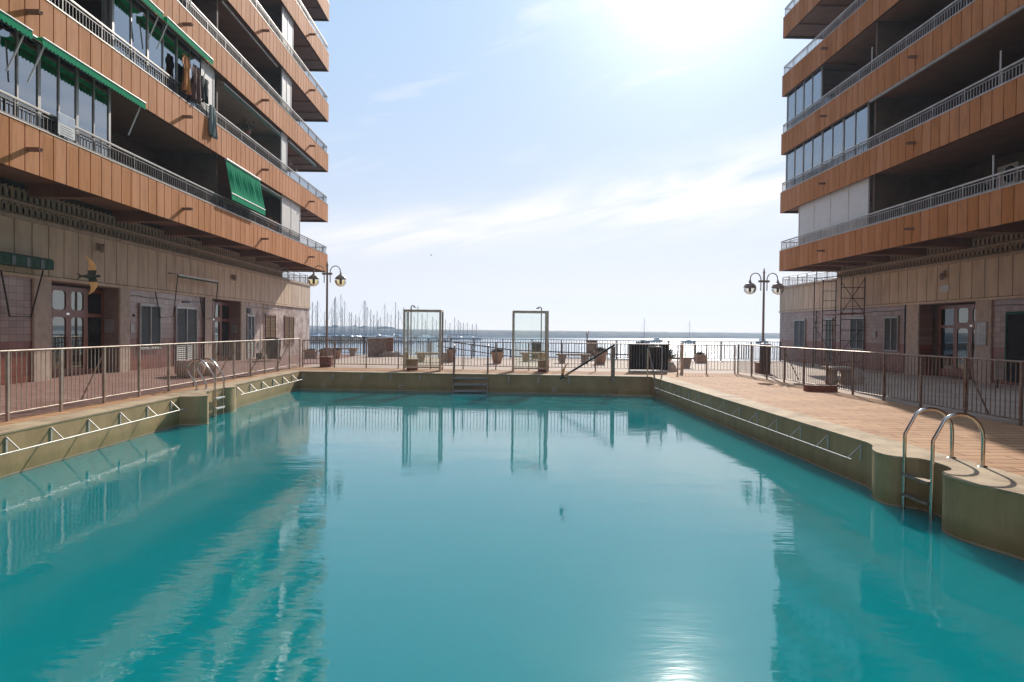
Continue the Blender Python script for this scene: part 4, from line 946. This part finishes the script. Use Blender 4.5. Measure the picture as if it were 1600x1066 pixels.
# black screen panels, bronze post, big pots
T = thing('black_screen', 'black slatted screen panels with a white sill, right of the slanting handrail', 'screen', (5.75, 26.6, 0))
for k in range(4):
    b = MB(); x0 = 5.0+k*.375; b.box(x0, x0+.365, 26.55, 26.6, .08, 1.05); b.build('panel', m_bin, T)
b = MB()
for k in range(14): b.tube([(5.05+k*.11, 26.5, .05), (5.05+k*.11, 26.5, 1.07)], .007, 4)
b.tube([(4.95, 26.5, 1.07), (6.6, 26.5, 1.07)], .016, 6); b.build('front_bars', m_railw, T)
MB().box(4.98, 6.52, 26.46, 26.62, 0, .05).build('sill', m_white, T)
tag(MB().box(6.93, 7.03, 26.3, 26.4, 0, 1.12).build('gate_post', m_brass), 'bronze square gate post beside the broken stone lumps', 'post')
random.seed(5)
def lump(name, label, x, y, sx, sy, sz, m=m_conc):
    mb = MB(); vs = []
    for a_ in range(6):
        for b_ in range(9):
            t = math.pi/2*(a_/5); p = 2*math.pi*b_/9; rr = random.uniform(.8, 1.15)
            vs.append((x+sx*rr*math.cos(t*.9)*math.cos(p), y+sy*rr*math.cos(t*.9)*math.sin(p), sz*math.sin(t)*random.uniform(.85, 1.1)))
    for b_ in range(9): vs[b_] = (vs[b_][0], vs[b_][1], 0)
    mb.add(vs, [(a_*9+b_, a_*9+(b_+1) % 9, (a_+1)*9+(b_+1) % 9, (a_+1)*9+b_) for a_ in range(5) for b_ in range(9)]+[tuple(45+k for k in range(9))])
    return tag(mb.build(name, m), label, 'stone')
lump('stone_block', 'rough pale stone lump at the right foot of the black screen', 6.65, 26.9, .3, .25, .36)
lump('stone_block', 'rough stone lump by the brown open hatch at the sea railing', -6.0, 38.6, .7, .35, .3)
# brown hatch
T = thing('hatch_doors', 'pair of brown metal hatch doors standing open at the sea railing', 'hatch', (-6.7, 38.4, 0))
MB().add([(-7.25, 38.2, .0), (-6.35, 39.0, .0), (-6.35, 39.0, 1.0), (-7.25, 38.2, 1.0), (-7.28, 38.24, .0), (-6.38, 39.04, .0), (-6.38, 39.04, 1.0), (-7.28, 38.24, 1.0)],
         [(0, 1, 2, 3), (7, 6, 5, 4), (0, 3, 7, 4), (1, 5, 6, 2), (3, 2, 6, 7)]).build('door_leaf', m_steel2, T)
MB().box(-6.35, -6.0, 39.0, 39.04, .15, 1.04).build('door_leaf', m_terra, T)
MB().tube([(-7.27, 38.2, 1.02), (-6.35, 39.02, 1.05), (-5.95, 39.02, 1.06)], .025, 6).build('top_rail', m_cap, T)

# ------------------------------------------------------------------ potted plants
def pot(label, x, y, h, r, leafy='spiky', square=False, seed=1, ph=.3, gz=0):
    random.seed(seed); T = thing('potted_plant', label, 'potted plant', (x, y, gz), 'potted plants on the promenade')
    if square:
        b = MB(); b.box(x-r, x+r, y-r, y+r, gz, gz+h); b.box(x-r-.03, x+r+.03, y-r-.03, y+r+.03, gz+h-.1, gz+h-.002)
    else: b = MB().lathe([(0, 0), (r*.62, 0), (r*.95, h*.85), (r*1.06, h*.86), (r*1.06, h), (r*.9, h), (r*.9, h*.93), (0, h*.93)], (x, y, gz), 16)
    b.build('pot', m_pot, T); f = MB()
    for k in range(170):
        an = random.uniform(0, 6.283); rr = random.uniform(0, r*.9); el_ = random.uniform(.4, 1.5); ln = ph*random.uniform(.5, 1.1)
        p0 = Vector((x+rr*math.cos(an), y+rr*math.sin(an), gz+h*.93)); d = Vector((math.cos(an)*math.cos(el_), math.sin(an)*math.cos(el_), math.sin(el_)))
        s_ = Vector((-math.sin(an), math.cos(an), 0))*.028; mid = p0+d*ln*.6; tip = p0+d*ln+Vector((0, 0, -.05*ln))
        f.add([p0-s_*.6, p0+s_*.6, mid+s_, tip, mid-s_], [(0, 1, 2, 3, 4)])
    f.build('foliage', m_leaf, T)
pot('tapered clay pot with dark plant, right of the left shower', -2.3, 32.8, .62, .24, seed=2, ph=.12)
pot('rounded clay pot with small plant between the two showers', -.12, 32.0, .55, .3, seed=3, ph=.22)
pot('wide clay pot with dark bushy plant beside the brown litter bin', 4.72, 32.3, .6, .33, seed=4, ph=.28)
pot('square pale pot hanging plant near the sea railing at the right', 10.1, 34.6, .42, .22, square=True, seed=5, ph=.2)
pot('square brown planter leftmost by the left block corner', -9.5, 34.9, .45, .27, square=True, seed=6, ph=.12)
pot('clay pot second from the left block corner', -8.95, 35.2, .45, .22, seed=7, ph=.12)
pot('small clay pot just left of the left lamp post', -8.35, 35.5, .45, .25, seed=8, ph=.14)
pot('bushy dark plant in a pot right behind the black screen', 6.75, 28.2, .45, .28, seed=9, ph=.6)

# ------------------------------------------------------------------ scaffold
T = thing('scaffold_tower', 'rusty scaffold tower with cross braces and plank in front of the right block', 'scaffold', (14.9, 30.3, 0))
def ladder_frame(x0, x1, y, z0, z1, step=.45):
    a = MB()
    for x in (x0, x1): a.tube([(x, y, z0), (x, y, z1)], .024, 6)
    z = z0+.35
    while z < z1: a.tube([(x0, y, z), (x1, y, z)], .016, 5); z += step
    return a
ladder_frame(14.4, 15.4, 29.0, 0, 3.95).build('frame', m_scaf, T); ladder_frame(14.8, 15.4, 31.5, 0, 4.0).build('frame', m_scaf, T)
MB().tube([(14.4, 31.5, 0), (14.4, 31.5, 4.1)], .024, 6).build('standard', m_scaf, T)
MB().tube([(14.9, 29.0, 2.3), (14.9, 29.0, 3.95)], .018, 6).build('standard', m_scaf, T)
a = MB(); a.tube([(14.4, 28.97, 2.4), (15.4, 28.97, 3.9)], .016, 5); a.tube([(14.4, 28.97, 3.7), (15.4, 28.97, 2.4)], .016, 5); a.tube([(14.4, 29, 1.9), (14.4, 31.5, 1.9)], .016, 5); a.tube([(14.4, 29, 4.0), (14.4, 31.5, 4.05)], .016, 5); a.tube([(15.4, 29, 1.9), (15.4, 31.5, .4)], .016, 5); a.tube([(14.4, 29, .2), (14.4, 31.5, 1.9)], .016, 5)
a.build('brace', m_scaf, T)
MB().box(14.42, 15.38, 28.95, 31.5, 2.38, 2.43).build('plank', m_wood, T)

# ------------------------------------------------------------------ left side small things
T = thing('broom', 'long broom leaning on the plaster wall beside a bucket', 'broom', (-11.2, 32.2, .1))
MB().tube([(-11.42, 31.5, 1.5), (-11.05, 32.5, .15)], .014, 6).build('handle', m_cap, T); MB().obox((-11.03, 32.55, .13), (.08, .32, .1)).build('brush', m_terra, T)
T = thing('bucket', 'small dark green bucket standing by the broom', 'bucket', (-11.05, 31.9, .1))
MB().lathe([(0, 0), (.11, 0), (.15, .26), (.16, .27), (.14, .27), (.1, .03), (0, .03)], (-11.05, 31.9, .1), 14).build('body', m_dkgreen, T)
MB().tube(arc((-11.05, 31.9, .37), .15, 0, math.pi, 8, (0, 1, 0), (.5, 0, .8)), .006, 5).build('handle', m_greyfr, T)
T = thing('tan_board_stand', 'two tan boards on a thin dark post outside the right fence by the wall', 'board', (14.6, 20, 0))
MB().tube([(14.6, 20, 0), (14.6, 20, .85)], .02, 6).build('post', m_scaf, T)
for x_ in (14.47, 14.62): MB().box(x_, x_+.11, 19.95, 19.975, .25, .78).build('board', m_beigein, T)

# ------------------------------------------------------------------ boats
def hull_mesh(Lh, Bm, fb, z0=0):
    mb = MB(); vs = []; n = 9
    for i in range(n+1):
        t = i/n; x = (t-.5)*Lh; b = Bm/2*(math.sin(math.pi*min(1, .28+.72*(1-t)**.75*1.0))**.6 if t < .999 else .02); b = Bm/2*max(.02, (1-t**2.6))*(.8+.2*math.sin(math.pi*t))
        sh = fb*(1+.25*t*t)
        vs += [(x, -b, z0+sh), (x-.03*Lh*t, -b*.75, z0+.05), (x-.05*Lh*t, 0, z0-.25), (x-.03*Lh*t, b*.75, z0+.05), (x, b, z0+sh)]
    mb.add(vs, [(i*5+a, i*5+a+1, i*5+a+6, i*5+a+5) for i in range(n) for a in range(4)]+[(i*5+4, i*5, i*5+5, i*5+9) for i in range(n)]+[(0, 4, 3, 2, 1)], False)
    return mb
def sailboat(label, loc, rz, Lh, mast, hm, group=None, cover=m_cover, mr=.1):
    T = thing('sailing_yacht', label, 'sailboat', (0, 0, 0), group)
    hull_mesh(Lh, Lh*.3, 1.0).build('hull', hm, T)
    c = MB(); c.add([(-Lh*.15, -.9, 1.0), (Lh*.2, -.7, 1.1), (Lh*.2, .7, 1.1), (-Lh*.15, .9, 1.0), (-Lh*.13, -.75, 1.6), (Lh*.12, -.55, 1.5), (Lh*.12, .55, 1.5), (-Lh*.13, .75, 1.6)],
                    [(0, 1, 5, 4), (1, 2, 6, 5), (2, 3, 7, 6), (3, 0, 4, 7), (4, 5, 6, 7)]); c.build('cabin', m_hullw, T)
    MB().tube([(Lh*.06, 0, 1.0), (Lh*.06, 0, mast)], [mr, mr*.7], 6).build('mast', m_mast, T)
    MB().tube([(Lh*.05, 0, 2.2), (-Lh*.33, 0, 2.3)], [.17, .13], 6).build('boom', cover, T)
    r = MB(); r.tube([(Lh*.06, 0, mast-.3), (Lh*.49, 0, 1.25)], mr*.22, 4); r.tube([(Lh*.06, 0, mast-.2), (-Lh*.48, 0, 1.0)], mr*.22, 4)
    for s_ in (-1, 1): r.tube([(Lh*.06, 0, mast-.5), (Lh*.04, s_*Lh*.07, mast*.6), (Lh*.03, s_*Lh*.14, 1.05)], mr*.2, 4)
    r.tube([(Lh*.04, -Lh*.07, mast*.6), (Lh*.04, Lh*.07, mast*.6)], mr*.4, 4)
    r.build('rigging', m_mast, T)
    T.location = loc; T.rotation_euler.z = rz; return T
def motorboat(label, loc, rz, Lh, group=None, hm=m_hullw):
    T = thing('motor_boat', label, 'motor boat', (0, 0, 0), group)
    hull_mesh(Lh, Lh*.33, 1.0).build('hull', hm, T)
    c = MB(); c.add([(-Lh*.2, -1, 1.0), (Lh*.25, -.8, 1.1), (Lh*.25, .8, 1.1), (-Lh*.2, 1, 1.0), (-Lh*.18, -.9, 2.1), (Lh*.1, -.7, 2.1), (Lh*.1, .7, 2.1), (-Lh*.18, .9, 2.1)],
                    [(0, 1, 5, 4), (1, 2, 6, 5), (2, 3, 7, 6), (3, 0, 4, 7), (4, 5, 6, 7)]); c.build('wheelhouse', m_hullw, T)
    MB().box(-Lh*.15, Lh*.1, -.93, .93, 1.5, 1.85).build('windscreen', m_hullb, T)
    MB().tube([(-Lh*.1, 0, 2.1), (-Lh*.1, 0, 3.2)], .05, 5).build('aerial', m_mast, T)
    T.location = loc; T.rotation_euler.z = rz; return T
sailboat('sailing yacht at anchor directly above the black screen', (51.8, 249, Z_SEA), .25, 5.5, 9.4, m_hullb, mr=.08)
sailboat('sailing yacht at anchor between the black screen and the right lamp', (73.5, 268, Z_SEA), .05, 5.6, 9.0, m_hullw, mr=.08)
motorboat('white motor boat at anchor just right of the first anchored yacht', (65.5, 288, Z_SEA), .1, 5.5)
motorboat('open motor boat at anchor behind the right lamp post', (109, 285, Z_SEA), .2, 5.6, hm=m_hullb)
GRP = 'yachts moored in the marina'
LABM = 'sailing yacht with bare mast moored among many in the marina behind the rock breakwater'
masts = [(487, 474), (493, 478), (495, 470), (507, 488), (518, 482), (521, 468), (523, 465), (531, 461), (534, 485), (537, 473), (545, 490), (548, 489), (561, 496), (567, 473), (568.5, 469), (572, 482), (578, 486), (583, 492),
         (590, 500), (594, 498), (599.6, 475), (604, 490), (610, 492), (616, 474), (621, 488), (629, 480), (640, 482), (651, 478), (658, 490), (666, 486), (675, 496), (681, 500), (695, 501), (702, 503), (709, 496), (715, 499), (718, 503), (723, 502), (729, 504), (737, 505), (743, 506), (664, 500), (646, 497), (588, 486), (555, 493), (526, 492)]
protos = {}
random.seed(21)
for i, (px, top) in enumerate(masts):
    Y = random.uniform(235, 345) if px < 660 else random.uniform(300, 380)
    x = (px-781.3)*Y/1080; hgt = 3+1.55+(514.3-top)/1080*Y
    key = round(hgt)
    if key not in protos:
        protos[key] = sailboat(LABM, (x, Y, Z_SEA), random.uniform(-.5, .5), max(6, hgt*.68), hgt, m_hullw if key % 3 else m_hullb, GRP, mr=.15)
    else: copy_tree(protos[key], (x, Y, Z_SEA), rz=random.uniform(-.5, .5))
pm = None
for i in range(44):
    Y = random.uniform(225, 330); x = (random.uniform(484, 700)-781.3)*Y/1080
    if pm is None: pm = motorboat('white motor boat moored among the yachts in the marina', (x, Y, Z_SEA), random.uniform(-.4, .4), 8.5, 'motor boats moored in the marina')
    else: copy_tree(pm, (x, Y, Z_SEA), rz=random.uniform(-3, 3))

# ------------------------------------------------------------------ birds
def bird(label, loc, span, yaw, roll, pitch=0, flap=.3):
    mb = MB(); s = span
    prof = [(-.24, .004), (-.18, .03), (-.08, .055), (.02, .06), (.09, .045), (.12, .035), (.15, .038), (.185, .025), (.21, .006)]
    mb.tube([(0, y*s*1.0, .01*s*math.sin(y*8)) for y, r in prof], [r*s for y, r in prof], 10)
    mb.add([(0, -.14*s, 0), (-.08*s, -.33*s, 0), (-.02*s, -.27*s, 0), (.02*s, -.27*s, 0), (.08*s, -.33*s, 0), (0, -.14*s, .015*s), (-.08*s, -.33*s, .008*s), (.08*s, -.33*s, .008*s)], [(0, 1, 2), (0, 2, 3), (0, 3, 4), (5, 6, 2), (5, 3, 7)])
    for q in (-1, 1):
        st_ = [(0.03, .1, -.07, 0), (.15, .13, -.07, flap*.4), (.28, .11, -.04, flap*.9), (.4, .03, -.06, flap*1.1), (.5, -.09, -.12, flap*1.2)]
        vs = []
        for (u, fr, bk, zz) in st_: vs += [(q*u*s, fr*s, zz*u*s), (q*u*s, bk*s, zz*u*s), (q*u*s, (fr*.6+bk*.4)*s, zz*u*s+.015*s)]
        mb.add(vs, [f for k in range(4) for f in ((k*3, k*3+1, k*3+4, k*3+3), (k*3, k*3+2, k*3+5, k*3+3), (k*3+1, k*3+2, k*3+5, k*3+4))])
    me_o = mb.build('flying_bird', m_bird); me_o.location = loc
    me_o.rotation_euler = (pitch, roll, yaw); me_o.data.materials.append(m_wing)
    for p in me_o.data.polygons:
        c = p.center
        if abs(c.x) > .13*s: p.material_index = 1
    return tag(me_o, label, 'bird', 'birds flying over the pool')
bird('large brown bird with pale wing tips flying before the left entrance door', (-3.95, 6.7, 2.02), .38, R(-75), R(-74), R(8), .15)
bird('bird with raised wings skimming the far pool wall at the foot of the slanting handrail', (1.25, 13.5, .62), .36, R(60), R(30), R(20), 1.2)
bird('small dark bird low over the deck right of the wide pool steps', (-.23, 27.0, .12), .3, R(20), R(40), 0, .8)
bird('tiny distant bird high in the open sky between the blocks', (-6.0, 60, 7.9), .36, R(70), R(20), 0, .6)

# ------------------------------------------------------------------ haze
hz_m = bpy.data.materials.new('haze_air'); hz_m.use_nodes = True; nt = hz_m.node_tree; nt.nodes.clear()
o = N(nt, 'ShaderNodeOutputMaterial'); v = N(nt, 'ShaderNodeVolumePrincipled'); v.inputs['Color'].default_value = (.66, .82, 1, 1)
v.inputs['Density'].default_value = .0007; v.inputs['Anisotropy'].default_value = .3; L(nt, v.outputs[0], o.inputs['Volume'])
h = MB().box(-700, 900, -60, 960, Z_SEA-5, 36).build('haze', hz_m); h['kind'] = 'stuff'; tag(h, 'thin blue sea haze over the bay', 'haze')
